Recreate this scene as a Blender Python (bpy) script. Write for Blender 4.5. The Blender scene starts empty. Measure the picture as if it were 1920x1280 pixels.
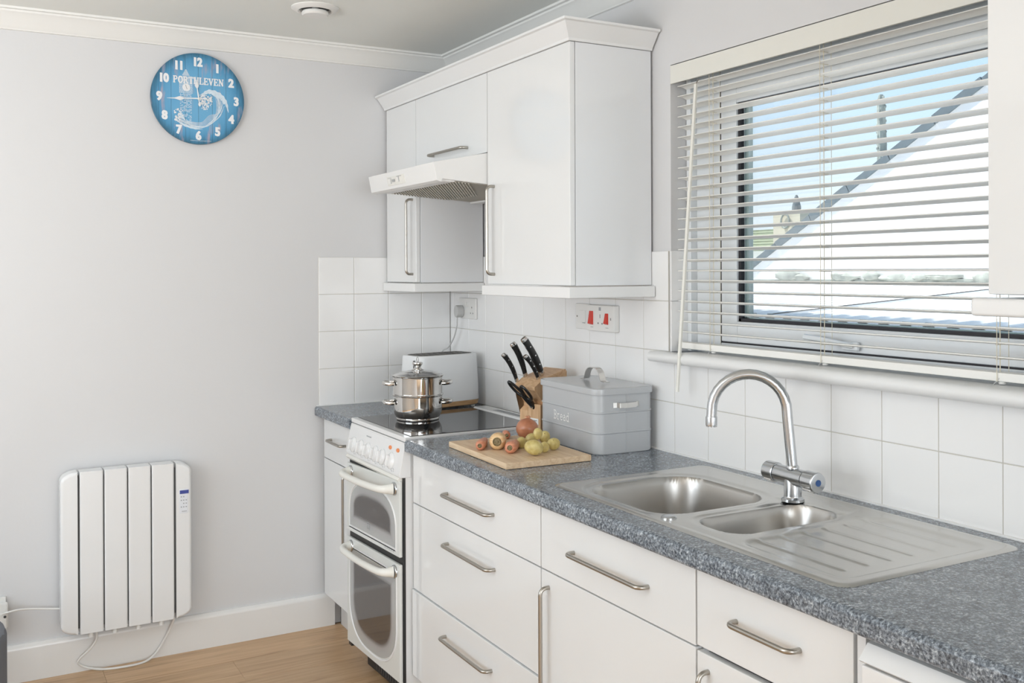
import bpy, bmesh, math, random
from mathutils import Matrix, Vector
random.seed(7)
C = bpy.context.scene.collection
SC = bpy.context.scene
PI = math.pi

# ------------------------------------------------------------------ camera
cam = bpy.data.cameras.new('camera')
cam_o = bpy.data.objects.new('camera', cam); C.objects.link(cam_o)
YAW, PIT, ROL = 0.50793, -0.00153, -0.00393
F = Vector((math.sin(YAW)*math.cos(PIT), math.cos(YAW)*math.cos(PIT), math.sin(PIT)))
R0 = Vector((math.cos(YAW), -math.sin(YAW), 0)); U0 = R0.cross(F)
RR = R0*math.cos(ROL) + U0*math.sin(ROL); UU = -R0*math.sin(ROL) + U0*math.cos(ROL)
M = Matrix((RR, UU, -F)).transposed().to_4x4(); M.translation = (-1.85581, -3.88707, 1.44134)
cam_o.matrix_world = M
cam.sensor_width = 36.0; cam.sensor_fit = 'HORIZONTAL'
cam.lens = 36.0*1847.88/1920.0
cam.shift_y = -(640-510.51)/1920.0
cam.clip_start = 0.05; cam.clip_end = 200
SC.camera = cam_o

# ------------------------------------------------------------------ world, sun, window daylight, exposure
SC.view_settings.view_transform = 'Standard'; SC.view_settings.look = 'None'
SC.view_settings.exposure = 0.16; SC.view_settings.gamma = 1.0; SC.view_settings.use_curve_mapping = False
w = bpy.data.worlds.new('sky'); SC.world = w; w.use_nodes = True
nt = w.node_tree; nt.nodes.clear()
out = nt.nodes.new('ShaderNodeOutputWorld'); bg = nt.nodes.new('ShaderNodeBackground')
tc = nt.nodes.new('ShaderNodeTexCoord'); sp = nt.nodes.new('ShaderNodeSeparateXYZ'); rp = nt.nodes.new('ShaderNodeValToRGB')
nt.links.new(tc.outputs['Generated'], sp.inputs[0]); nt.links.new(sp.outputs['Z'], rp.inputs[0])
nt.links.new(rp.outputs[0], bg.inputs[0]); nt.links.new(bg.outputs[0], out.inputs[0])
e = rp.color_ramp.elements
e[0].position = 0.0; e[0].color = (0.86, 0.94, 1.0, 1)
e[1].position = 0.60; e[1].color = (0.27, 0.44, 0.70, 1)
for p_, c_ in ((0.07, (0.80, 0.915, 1.0)), (0.15, (0.60, 0.785, 0.97)), (0.24, (0.46, 0.66, 0.90))):
    x_ = rp.color_ramp.elements.new(p_); x_.color = (*c_, 1)
bg.inputs[1].default_value = 1.08

def light(name, kind, energy, color=(1, 1, 1), loc=(0, 0, 0), to=None, size=None, size_y=None, angle=None):
    l = bpy.data.lights.new(name, kind); l.energy = energy; l.color = color
    o = bpy.data.objects.new(name, l); C.objects.link(o); o.location = loc
    if size: l.shape = 'RECTANGLE'; l.size = size; l.size_y = size_y or size
    if angle: l.angle = angle
    if to is not None:
        o.rotation_euler = (Vector(to)-Vector(loc)).to_track_quat('-Z', 'Y').to_euler()
    return o
light('sun', 'SUN', 8.0, (1.0, 0.98, 0.95), (0, 0, 6), (0.24, -0.60, 6-1.0), angle=math.radians(0.6))
# daylight through the two big windows of the room behind the camera
light('daylight_rear', 'AREA', 112, (0.925, 0.965, 1.0), (-1.9, -8.40, 1.35), (-1.9, 0, 1.30), 2.8, 1.8)
light('daylight_left', 'AREA', 29, (0.925, 0.965, 1.0), (-3.9, -1.75, 1.45), (0, -1.2, 1.2), 2.4, 1.5)
# unseen fill lights added for brightness: one onto the ceiling, one from overhead
light('ceiling_fill', 'AREA', 24, (0.96, 0.98, 1.0), (-3.2, -2.4, 1.50), (-2.9, -2.1, 2.365), 0.5, 0.5)
light('overhead_fill', 'AREA', 5, (0.96, 0.98, 1.0), (-2.7, -2.8, 2.28), (-2.7, -2.8, 0), 1.4, 1.4)

# ------------------------------------------------------------------ materials
def nodes_of(name):
    m = bpy.data.materials.new(name); m.use_nodes = True
    t = m.node_tree; b = t.nodes['Principled BSDF']
    return m, t, b
def mat(name, col, rough=0.5, metal=0.0, coat=0.0, spec=0.5, bump=0.0, bscale=200.0, var=0.0, vscale=6.0, **kw):
    m, t, b = nodes_of(name)
    b.inputs['Base Color'].default_value = (*col, 1); b.inputs['Roughness'].default_value = rough
    b.inputs['Metallic'].default_value = metal; b.inputs['Coat Weight'].default_value = coat
    b.inputs['Coat Roughness'].default_value = 0.04
    b.inputs['Specular IOR Level'].default_value = spec
    for k, v in kw.items(): b.inputs[k.replace('_', ' ')].default_value = v
    tcn = t.nodes.new('ShaderNodeTexCoord')
    if var or True:
        n = t.nodes.new('ShaderNodeTexNoise'); n.inputs['Scale'].default_value = vscale; n.inputs['Detail'].default_value = 4
        t.links.new(tcn.outputs['Object'], n.inputs['Vector'])
        mx = t.nodes.new('ShaderNodeMix'); mx.data_type = 'RGBA'
        v = max(var, 0.008)
        mx.inputs['A'].default_value = (*[c*(1-v) for c in col], 1); mx.inputs['B'].default_value = (*[min(1, c*(1+v)) for c in col], 1)
        t.links.new(n.outputs['Fac'], mx.inputs['Factor']); t.links.new(mx.outputs['Result'], b.inputs['Base Color'])
    if bump:
        n2 = t.nodes.new('ShaderNodeTexNoise'); n2.inputs['Scale'].default_value = bscale; n2.inputs['Detail'].default_value = 3
        t.links.new(tcn.outputs['Object'], n2.inputs['Vector'])
        bp = t.nodes.new('ShaderNodeBump'); bp.inputs['Strength'].default_value = bump; bp.inputs['Distance'].default_value = 0.002
        t.links.new(n2.outputs['Fac'], bp.inputs['Height']); t.links.new(bp.outputs['Normal'], b.inputs['Normal'])
    return m
def ramp(t, stops):
    r = t.nodes.new('ShaderNodeValToRGB'); e = r.color_ramp.elements
    e[0].position, e[0].color = stops[0][0], (*stops[0][1], 1)
    e[1].position, e[1].color = stops[-1][0], (*stops[-1][1], 1)
    for p, c in stops[1:-1]: x = e.new(p); x.color = (*c, 1)
    return r
def wood(name, cols, scale=(3, 40, 40), rough=0.45, dist=3.0):
    m, t, b = nodes_of(name)
    tcn = t.nodes.new('ShaderNodeTexCoord'); mp = t.nodes.new('ShaderNodeMapping'); mp.inputs['Scale'].default_value = scale
    oi = t.nodes.new('ShaderNodeObjectInfo'); ad = t.nodes.new('ShaderNodeVectorMath'); ad.operation = 'MULTIPLY_ADD'
    ad.inputs[1].default_value = (1, 1, 1)
    cb = t.nodes.new('ShaderNodeCombineXYZ')
    for i in range(3): t.links.new(oi.outputs['Random'], cb.inputs[i])
    ml = t.nodes.new('ShaderNodeVectorMath'); ml.operation = 'SCALE'; ml.inputs['Scale'].default_value = 37.0
    t.links.new(cb.outputs[0], ml.inputs[0])
    t.links.new(tcn.outputs['Object'], mp.inputs['Vector']); t.links.new(mp.outputs[0], ad.inputs[0]); t.links.new(ml.outputs[0], ad.inputs[2])
    n = t.nodes.new('ShaderNodeTexNoise'); n.inputs['Scale'].default_value = 1.0; n.inputs['Detail'].default_value = 6; n.inputs['Distortion'].default_value = dist
    t.links.new(ad.outputs[0], n.inputs['Vector'])
    r = ramp(t, cols); t.links.new(n.outputs['Fac'], r.inputs[0])
    hs = t.nodes.new('ShaderNodeHueSaturation'); mr = t.nodes.new('ShaderNodeMapRange')
    mr.inputs['To Min'].default_value = 0.90; mr.inputs['To Max'].default_value = 1.10
    t.links.new(oi.outputs['Random'], mr.inputs['Value']); t.links.new(mr.outputs[0], hs.inputs['Value'])
    t.links.new(r.outputs[0], hs.inputs['Color']); t.links.new(hs.outputs[0], b.inputs['Base Color'])
    b.inputs['Roughness'].default_value = rough
    return m
def steel(name, col=(0.62, 0.61, 0.59), rough=0.28, streak=(600, 8, 600), amt=0.10):
    m, t, b = nodes_of(name)
    b.inputs['Metallic'].default_value = 1.0; b.inputs['Base Color'].default_value = (*col, 1)
    tcn = t.nodes.new('ShaderNodeTexCoord'); mp = t.nodes.new('ShaderNodeMapping'); mp.inputs['Scale'].default_value = streak
    n = t.nodes.new('ShaderNodeTexNoise'); n.inputs['Scale'].default_value = 1.0; n.inputs['Detail'].default_value = 2
    t.links.new(tcn.outputs['Object'], mp.inputs[0]); t.links.new(mp.outputs[0], n.inputs['Vector'])
    mr = t.nodes.new('ShaderNodeMapRange'); mr.inputs['To Min'].default_value = rough-amt; mr.inputs['To Max'].default_value = rough+amt
    t.links.new(n.outputs['Fac'], mr.inputs['Value']); t.links.new(mr.outputs[0], b.inputs['Roughness'])
    return m
def glassmat(name, tint=(1, 1, 1), refl=1.0):
    m = bpy.data.materials.new(name); m.use_nodes = True; t = m.node_tree; t.nodes.clear()
    o = t.nodes.new('ShaderNodeOutputMaterial'); tr = t.nodes.new('ShaderNodeBsdfTransparent'); gl = t.nodes.new('ShaderNodeBsdfGlossy')
    tr.inputs[0].default_value = (*tint, 1); gl.inputs['Roughness'].default_value = 0.02
    fr = t.nodes.new('ShaderNodeFresnel'); fr.inputs[0].default_value = 1.45; mx = t.nodes.new('ShaderNodeMixShader')
    ml = t.nodes.new('ShaderNodeMath'); ml.operation = 'MULTIPLY'; ml.inputs[1].default_value = refl
    t.links.new(fr.outputs[0], ml.inputs[0]); t.links.new(ml.outputs[0], mx.inputs[0])
    t.links.new(tr.outputs[0], mx.inputs[1]); t.links.new(gl.outputs[0], mx.inputs[2]); t.links.new(mx.outputs[0], o.inputs[0])
    return m

M_wall = mat('wall_paint', (0.655, 0.655, 0.660), 0.62, bump=0.10, bscale=90, var=0.012, vscale=2.2)
M_ceil = mat('ceiling_paint', (0.80, 0.815, 0.785), 0.7, bump=0.05, bscale=60)
M_cove = mat('coving_paint', (0.80, 0.80, 0.775), 0.5)
M_skirt = mat('skirting_gloss', (0.78, 0.775, 0.76), 0.22, bump=0.04, bscale=30)
M_tile = mat('tile_glaze', (0.84, 0.84, 0.835), 0.10, spec=0.5, bump=0.035, bscale=9)
M_grout = mat('grout', (0.56, 0.54, 0.49), 0.85, bump=0.2, bscale=300)
M_gap = mat('shadow_gap', (0.30, 0.29, 0.27), 0.8)
M_seal = mat('silicone', (0.83, 0.83, 0.82), 0.3)
M_door = mat('gloss_white_laminate', (0.768, 0.777, 0.776), 0.10, coat=0.3, spec=0.5)
M_side = mat('gloss_white_side', (0.77, 0.785, 0.80), 0.13, coat=0.3)
M_rail = mat('rail_white', (0.79, 0.797, 0.795), 0.28)
M_plinth = mat('plinth_grey_white', (0.70, 0.695, 0.68), 0.35)
M_handle = steel('brushed_nickel', (0.43, 0.405, 0.365), 0.30, (40, 40, 40), 0.05)
M_steel = steel('brushed_stainless', (0.60, 0.59, 0.565), 0.25, (300, 6, 30), 0.04)
M_bowl = steel('satin_stainless', (0.52, 0.51, 0.49), 0.33, (60, 60, 6), 0.05)
M_chrome = mat('satin_chrome', (0.58, 0.60, 0.62), 0.20, metal=1.0)
M_polish = mat('polished_steel', (0.69, 0.68, 0.66), 0.06, metal=1.0)
M_enamel = mat('white_enamel', (0.775, 0.78, 0.78), 0.16, coat=0.2)
M_oven = mat('oven_door_white', (0.70, 0.715, 0.69), 0.20, coat=0.2)
M_cream = mat('cream_plastic', (0.80, 0.79, 0.74), 0.25)
M_blackglass = mat('black_ceramic_glass', (0.012, 0.012, 0.014), 0.045, spec=0.8)
M_black = mat('black_rubber', (0.018, 0.018, 0.018), 0.5)
M_dark = mat('dark_grey_plastic', (0.05, 0.05, 0.05), 0.5)
M_blackhandle = mat('black_handle_plastic', (0.012, 0.012, 0.012), 0.32)
M_plastic = mat('white_plastic', (0.78, 0.775, 0.75), 0.30)
M_blind = mat('cream_blind_slat', (0.86, 0.85, 0.81), 0.42)
M_valance = mat('cream_valance', (0.74, 0.735, 0.68), 0.45)
M_cord = mat('cord', (0.68, 0.63, 0.50), 0.8)
M_upvc = mat('white_upvc', (0.80, 0.82, 0.83), 0.28)
M_gasket = mat('window_gasket', (0.028, 0.026, 0.03), 0.6)
M_spacer = mat('glazing_spacer', (0.33, 0.42, 0.42), 0.45)
M_glass = glassmat('window_glass', (0.97, 0.99, 0.99), 0.25)
M_lidglass = glassmat('lid_glass', (0.86, 0.87, 0.86), 4.0)
M_red = mat('red_rocker', (0.62, 0.040, 0.022), 0.3)
M_amber = mat('amber_neon', (0.80, 0.26, 0.09), 0.3)
M_flex = mat('pale_grey_plastic', (0.52, 0.52, 0.51), 0.4)
M_greymark = mat('grey_print', (0.36, 0.37, 0.38), 0.5)
M_darkmark = mat('dark_print', (0.06, 0.06, 0.06), 0.5)
M_bluescreen = mat('blue_screen', (0.05, 0.07, 0.30), 0.2)
M_blue = mat('blue_button', (0.03, 0.09, 0.26), 0.3)
M_panelprint = mat('control_panel', (0.74, 0.76, 0.80), 0.3)
M_bin = mat('grey_enamelled_tin', (0.475, 0.490, 0.505), 0.24, coat=0.15)
M_binprint = mat('white_print', (0.82, 0.82, 0.80), 0.5)
M_beech = wood('beech_block', [(0.30, (0.52, 0.31, 0.16)), (0.5, (0.64, 0.41, 0.23)), (0.7, (0.74, 0.52, 0.32))], (30, 30, 4), 0.4)
M_beechtop = wood('beech_end_grain', [(0.30, (0.50, 0.29, 0.16)), (0.5, (0.62, 0.39, 0.22)), (0.7, (0.70, 0.48, 0.29))], (40, 10, 40), 0.45)
M_board = wood('bamboo_board', [(0.28, (0.62, 0.43, 0.26)), (0.5, (0.74, 0.55, 0.36)), (0.72, (0.82, 0.65, 0.46))], (34, 3, 34), 0.5)
M_toastwood = wood('toaster_wood', [(0.3, (0.42, 0.24, 0.11)), (0.7, (0.60, 0.38, 0.20))], (4, 40, 60), 0.4)
M_floor = wood('oak_plank', [(0.22, (0.31, 0.180, 0.090)), (0.42, (0.505, 0.320, 0.172)), (0.60, (0.575, 0.380, 0.216)), (0.8, (0.64, 0.440, 0.262))], (1.6, 26, 26), 0.33, 2.2)
M_toaster = mat('toaster_white', (0.76, 0.775, 0.785), 0.35)
M_slot = mat('toaster_slot', (0.11, 0.10, 0.09), 0.4, metal=0.6)
M_stickerw = mat('white_sticker', (0.82, 0.82, 0.80), 0.5)
M_chair = mat('grey_blue_upholstery', (0.155, 0.165, 0.19), 0.85, bump=0.3, bscale=400)
M_mesh_filter = mat('filter_mesh', (0.56, 0.53, 0.46), 0.45, metal=0.3)
M_filterback = mat('filter_back', (0.36, 0.34, 0.29), 0.6)
M_hood = mat('hood_white_metal', (0.80, 0.80, 0.79), 0.3)

def worktop_mat():
    m, t, b = nodes_of('granite_laminate')
    tcn = t.nodes.new('ShaderNodeTexCoord')
    n = t.nodes.new('ShaderNodeTexNoise'); n.inputs['Scale'].default_value = 190; n.inputs['Detail'].default_value = 5; n.inputs['Roughness'].default_value = 0.72
    n2 = t.nodes.new('ShaderNodeTexNoise'); n2.inputs['Scale'].default_value = 34; n2.inputs['Detail'].default_value = 3
    v = t.nodes.new('ShaderNodeTexVoronoi'); v.inputs['Scale'].default_value = 230
    for x in (n, n2, v): t.links.new(tcn.outputs['Object'], x.inputs['Vector'])
    r = ramp(t, [(0.35, (0.034, 0.043, 0.060)), (0.45, (0.112, 0.138, 0.170)), (0.56, (0.225, 0.265, 0.308)), (0.69, (0.50, 0.55, 0.59))])
    a = t.nodes.new('ShaderNodeMath'); a.operation = 'MULTIPLY_ADD'; a.inputs[1].default_value = 0.20
    t.links.new(n2.outputs['Fac'], a.inputs[0]); 
    s = t.nodes.new('ShaderNodeMath'); s.operation = 'SUBTRACT'; s.inputs[1].default_value = 0.10
    t.links.new(n.outputs['Fac'], s.inputs[0]); t.links.new(s.outputs[0], a.inputs[2])
    t.links.new(a.outputs[0], r.inputs[0])
    mx = t.nodes.new('ShaderNodeMix'); mx.data_type = 'RGBA'; mx.blend_type = 'OVERLAY'; mx.inputs['Factor'].default_value = 0.35
    t.links.new(r.outputs[0], mx.inputs['A']); sc = t.nodes.new('ShaderNodeSeparateColor'); t.links.new(v.outputs['Color'], sc.inputs[0]); t.links.new(sc.outputs[0], mx.inputs['B'])
    hs = t.nodes.new('ShaderNodeHueSaturation'); hs.inputs['Saturation'].default_value = 0.80
    t.links.new(mx.outputs['Result'], hs.inputs['Color'])
    t.links.new(hs.outputs[0], b.inputs['Base Color'])
    b.inputs['Roughness'].default_value = 0.20
    bp = t.nodes.new('ShaderNodeBump'); bp.inputs['Strength'].default_value = 0.08; bp.inputs['Distance'].default_value = 0.001
    t.links.new(n.outputs['Fac'], bp.inputs['Height']); t.links.new(bp.outputs[0], b.inputs['Normal'])
    return m
M_top = worktop_mat()

# ------------------------------------------------------------------ mesh helpers
def B(): return bmesh.new()
def merge(bm, t):
    me = bpy.data.meshes.new('tmp'); t.to_mesh(me); t.free(); bm.from_mesh(me); bpy.data.meshes.remove(me)
def box(bm, x0, x1, y0, y1, z0, z1, bev=0.0, seg=2, mtx=None):
    t = bmesh.new()
    x0, x1 = min(x0, x1), max(x0, x1); y0, y1 = min(y0, y1), max(y0, y1); z0, z1 = min(z0, z1), max(z0, z1)
    v = [t.verts.new(p) for p in ((x0,y0,z0),(x1,y0,z0),(x1,y1,z0),(x0,y1,z0),(x0,y0,z1),(x1,y0,z1),(x1,y1,z1),(x0,y1,z1))]
    for f in ((3,2,1,0),(4,5,6,7),(0,1,5,4),(1,2,6,5),(2,3,7,6),(3,0,4,7)): t.faces.new([v[i] for i in f])
    if bev: bmesh.ops.bevel(t, geom=list(t.edges), offset=bev, segments=seg, profile=0.5, affect='EDGES')
    if mtx: bmesh.ops.transform(t, matrix=mtx, verts=t.verts)
    merge(bm, t); return bm
def prism(bm, poly, axis, a, b, mtx=None, bev=0.0):
    """poly: 2-D points; axis 'x': (y,z), 'y': (x,z), 'z': (x,y); extruded from a to b"""
    t = bmesh.new()
    def P(p, s): return {'x': (s, p[0], p[1]), 'y': (p[0], s, p[1]), 'z': (p[0], p[1], s)}[axis]
    A = [t.verts.new(P(p, a)) for p in poly]; D = [t.verts.new(P(p, b)) for p in poly]
    n = len(poly)
    t.faces.new(A); t.faces.new(D[::-1])
    for i in range(n): t.faces.new([A[i], A[(i+1) % n], D[(i+1) % n], D[i]])
    bmesh.ops.recalc_face_normals(t, faces=t.faces)
    if bev: bmesh.ops.bevel(t, geom=list(t.edges), offset=bev, segments=2, profile=0.5, affect='EDGES')
    if mtx: bmesh.ops.transform(t, matrix=mtx, verts=t.verts)
    merge(bm, t); return bm
def tube(bm, pts, r, seg=10, cap=True, flat=None):
    """sweep along pts; r number or list; flat=(a,b) makes an elliptical section"""
    pts = [Vector(p) for p in pts]; n = len(pts); rs = r if isinstance(r, (list, tuple)) else [r]*n
    tan = []
    for i in range(n):
        a = pts[max(i-1, 0)]; b = pts[min(i+1, n-1)]; tan.append((b-a).normalized())
    up = Vector((0, 0, 1)) if abs(tan[0].z) < 0.9 else Vector((1, 0, 0))
    nrm = (up - tan[0]*up.dot(tan[0])).normalized(); rings = []
    for i in range(n):
        nrm = (nrm - tan[i]*nrm.dot(tan[i])).normalized(); bi = tan[i].cross(nrm)
        fa, fb = flat or (1, 1)
        rings.append([bm.verts.new(pts[i] + (nrm*math.cos(k*2*PI/seg)*fa + bi*math.sin(k*2*PI/seg)*fb)*rs[i]) for k in range(seg)])
    for i in range(n-1):
        for k in range(seg): bm.faces.new([rings[i][k], rings[i][(k+1) % seg], rings[i+1][(k+1) % seg], rings[i+1][k]])
    if cap: bm.faces.new(rings[0][::-1]); bm.faces.new(rings[-1])
    return bm
def lathe(bm, prof, seg=40, mtx=None, cap0=True, cap1=True):
    t = bmesh.new(); rings = []
    for r, z in prof:
        rings.append([t.verts.new((r*math.cos(k*2*PI/seg), r*math.sin(k*2*PI/seg), z)) for k in range(seg)] if r > 1e-6 else [t.verts.new((0, 0, z))])
    for a, b in zip(rings, rings[1:]):
        for k in range(seg):
            k2 = (k+1) % seg
            if len(a) == 1 and len(b) == 1: continue
            if len(a) == 1: t.faces.new([a[0], b[k2], b[k]])
            elif len(b) == 1: t.faces.new([a[k], a[k2], b[0]])
            else: t.faces.new([a[k], a[k2], b[k2], b[k]])
    if cap0 and len(rings[0]) > 1: t.faces.new(rings[0][::-1])
    if cap1 and len(rings[-1]) > 1: t.faces.new(rings[-1])
    bmesh.ops.recalc_face_normals(t, faces=t.faces)
    if mtx: bmesh.ops.transform(t, matrix=mtx, verts=t.verts)
    merge(bm, t); return bm
def blob(bm, c, rx, ry, rz, rot=None, seg=20, rings=12, noise=0.0, seed=0):
    t = bmesh.new(); bmesh.ops.create_uvsphere(t, u_segments=seg, v_segments=rings, radius=1.0)
    rnd = random.Random(seed); ph = [(rnd.uniform(0, 6), rnd.uniform(1, 3)) for _ in range(6)]
    for v in t.verts:
        f = 1 + noise*(math.sin(v.co.x*ph[0][1]+ph[0][0]) + math.sin(v.co.y*ph[1][1]+ph[1][0]) + math.sin(v.co.z*ph[2][1]*1.5+ph[2][0]))/3
        v.co = Vector((v.co.x*rx*f, v.co.y*ry*f, v.co.z*rz*f))
    mtx = Matrix.Translation(c) @ (rot.to_matrix().to_4x4() if rot else Matrix())
    bmesh.ops.transform(t, matrix=mtx, verts=t.verts); merge(bm, t); return bm
def arc(cx, cy, rx, ry, a0, a1, n=8):
    return [(cx+rx*math.cos(a0+(a1-a0)*i/n), cy+ry*math.sin(a0+(a1-a0)*i/n)) for i in range(n+1)]
def rrect(x0, x1, y0, y1, r, n=6):
    return (arc(x1-r, y0+r, r, r, -PI/2, 0, n)+arc(x1-r, y1-r, r, r, 0, PI/2, n)+arc(x0+r, y1-r, r, r, PI/2, PI, n)+arc(x0+r, y0+r, r, r, PI, 1.5*PI, n))
def smooth_path(pts, n=8):
    """Catmull-Rom through pts"""
    P = [Vector(p) for p in pts]; P = [P[0]*2-P[1]] + P + [P[-1]*2-P[-2]]; o = []
    for i in range(1, len(P)-2):
        for k in range(n):
            t = k/n
            o.append(0.5*((2*P[i]) + (P[i+1]-P[i-1])*t + (2*P[i-1]-5*P[i]+4*P[i+1]-P[i+2])*t*t + (3*P[i]-P[i-1]-3*P[i+1]+P[i+2])*t**3))
    o.append(P[-2]); return o

ROOTM = {}
def _finish(name, bm, m, mtx_inv=None, angle=38):
    bmesh.ops.recalc_face_normals(bm, faces=bm.faces) if False else None
    if mtx_inv: bmesh.ops.transform(bm, matrix=mtx_inv, verts=bm.verts)
    me = bpy.data.meshes.new(name); bm.to_mesh(me); bm.free()
    for p in me.polygons: p.use_smooth = True
    me.set_sharp_from_angle(angle=math.radians(angle))
    for x in (m if isinstance(m, (list, tuple)) else [m]): me.materials.append(x)
    o = bpy.data.objects.new(name, me); C.objects.link(o)
    if len(me.polygons) < 6000:
        wn = o.modifiers.new('weighted_normal', 'WEIGHTED_NORMAL'); wn.keep_sharp = True; wn.weight = 90
    return o
def tag(o, label=None, cat=None, group=None, kind=None):
    if label: o['label'] = label
    if cat: o['category'] = cat
    if group: o['group'] = group
    if kind: o['kind'] = kind
    return o
def thing(name, label, cat, loc=(0, 0, 0), rotz=0.0, group=None, kind=None):
    o = bpy.data.objects.new(name, None); C.objects.link(o); o.empty_display_size = 0.05
    o.location = loc; o.rotation_euler = (0, 0, rotz)
    ROOTM[o.name] = Matrix.Translation(loc) @ Matrix.Rotation(rotz, 4, 'Z')
    return tag(o, label, cat, group, kind)
def part(name, bm, m, parent, world=True, label=None, angle=38, kind=None):
    """a mesh under parent; the bmesh is in world coordinates (world=True) or in the thing's own"""
    mt = ROOTM[parent.name]
    o = _finish(name, bm, m, mt.inverted() if world else None, angle)
    o.parent = parent; ROOTM[o.name] = mt
    return tag(o, label, None, None, kind)
def solo(name, bm, m, label, cat, group=None, kind=None, angle=38):
    xs = [v.co for v in bm.verts]
    c = Vector(((min(p.x for p in xs)+max(p.x for p in xs))/2, (min(p.y for p in xs)+max(p.y for p in xs))/2, min(p.z for p in xs)))
    o = _finish(name, bm, m, Matrix.Translation(-c), angle); o.location = c; ROOTM[o.name] = Matrix.Translation(c)
    return tag(o, label, cat, group, kind)
def struct(name, bm, m, angle=38):
    o = _finish(name, bm, m, None, angle); ROOTM[o.name] = Matrix(); o['kind'] = 'structure'; return o
def dup(o, parent=None, loc=None):
    c = o.copy(); C.objects.link(c)
    if parent: c.parent = parent
    if loc is not None: c.location = loc
    for ch in list(o.children): dup(ch, c)
    return c
def piece(name, me, parent, loc):
    o = bpy.data.objects.new(name, me); C.objects.link(o); o.parent = parent; o.location = loc; return o

# ================================================================== ROOM
XL, YF, ZC = -4.0, -8.55, 2.365
WX, WY = 0.004, 0.004                       # painted wall planes, the tile faces stand at x=-.002 and y=-.002
WIN = (-2.955, -1.530, 1.165, 2.058)        # opening in the right wall: y0, y1, z0, z1
bm = B(); box(bm, XL-.1, 0.28, YF-.1, 0.2, -.08, -.006); floor = struct('floor', bm, M_floor)
pw, pl = 0.192, 1.29
k = 0; y = -0.0
meshes = {}
for row in range(12):
    x = XL + (0.43*row % pl) - pl
    y1 = -0.004 - row*pw; y0 = y1-pw+0.0006
    while x < -0.40:
        a, b_ = max(x, XL), min(x+pl-0.0006, -0.02)
        if b_-a > 0.05:
            key = round(b_-a, 3)
            if key not in meshes:
                bb = B(); box(bb, 0, b_-a, 0, y1-y0, -.0055, 0, 0.0006, 1)
                o = _finish('plank', bb, M_floor, angle=30); meshes[key] = o.data; bpy.data.objects.remove(o)
            piece('plank', meshes[key], floor, (a, y0, 0))
        x += pl
bm = B(); box(bm, XL-.1, 0.28, YF-.1, 0.2, ZC, ZC+.1); struct('ceiling', bm, M_ceil)
bm = B(); box(bm, XL-.1, WX, WY, 0.2, 0, ZC); wall_back = struct('wall_back', bm, M_wall)
bm = B()
y0, y1, z0, z1 = WIN
box(bm, WX, .28, YF, y0, 0, ZC); box(bm, WX, .28, y1, 0.2, 0, ZC); box(bm, WX, .28, y0, y1, 0, z0); box(bm, WX, .28, y0, y1, z1, ZC)
wall_right = struct('wall_right', bm, M_wall)
bm = B()
box(bm, XL-.1, XL, YF, -3.0, 0, ZC); box(bm, XL-.1, XL, -.5, 0.0, 0, ZC); box(bm, XL-.1, XL, -3.0, -.5, 0, .65); box(bm, XL-.1, XL, -3.0, -.5, 2.25, ZC)
struct('wall_left', bm, M_wall)
bm = B()
box(bm, XL-.1, -3.3, YF-.1, YF, 0, ZC); box(bm, -.5, 0.28, YF-.1, YF, 0, ZC); box(bm, -3.3, -.5, YF-.1, YF, 0, .35); box(bm, -3.3, -.5, YF-.1, YF, 2.25, ZC)
struct('wall_front', bm, M_wall)

# coving: (distance from the wall, z)
CV = [(0, 2.296), (.009, 2.297), (.011, 2.303), (.020, 2.312), (.036, 2.331), (.052, 2.345), (.060, 2.350), (.062, 2.356), (.073, 2.3575), (.074, 2.365), (0, 2.365)]
def mitred(prof, along):
    t = B(); n = len(prof)
    if along == 'x': A = [t.verts.new((XL, WY-d, z)) for d, z in prof]; D = [t.verts.new((WX-d, WY-d, z)) for d, z in prof]
    else: A = [t.verts.new((WX-d, WY-d, z)) for d, z in prof]; D = [t.verts.new((WX-d, YF, z)) for d, z in prof]
    for i in range(n): t.faces.new([A[i], A[(i+1) % n], D[(i+1) % n], D[i]])
    t.faces.new(A); t.faces.new(D); bmesh.ops.recalc_face_normals(t, faces=t.faces); return t
struct('trim_1', mitred(CV, 'x'), M_cove); struct('trim_2', mitred(CV, 'y'), M_cove)
bm = B(); prism(bm, [(WY, 0), (-.016, 0), (-.016, .112), (-.013, .124), (-.006, .131), (WY, .132)], 'x', XL, -.535)
struct('baseboard_back', bm, M_skirt)

# wall tiles -------------------------------------------------------
g = 0.0022
tile_mesh = {}
def tile_data(w_, h_, ax):
    key = (round(w_, 3), round(h_, 3), ax)
    if key not in tile_mesh:
        bb = B()
        if ax == 'A': box(bb, g/2, w_-g/2, -.006, 0, g/2, h_-g/2, .0012, 1)
        else: box(bb, -.006, 0, g/2, w_-g/2, g/2, h_-g/2, .0012, 1)
        o = _finish('tile', bb, M_tile, angle=30); tile_mesh[key] = o.data; bpy.data.objects.remove(o)
    return tile_mesh[key]
ZR = [.8955, 1.0444, 1.1964, 1.3484, 1.5004]
XA = [-.5935, -.4415, -.2895, -.1375, -.0022]
for i in range(4):
    for j in range(4):
        piece('tile', tile_data(XA[i+1]-XA[i], ZR[j+1]-ZR[j], 'A'), wall_back, (XA[i], WY, ZR[j]))
bb = B(); box(bb, -.5925, -.002, -.0006, .006, .8955, 1.5004); part('grout', bb, M_grout, wall_back)
YB = [-.0306-.152*i for i in range(26)]; YB = [-.0025]+YB
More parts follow.
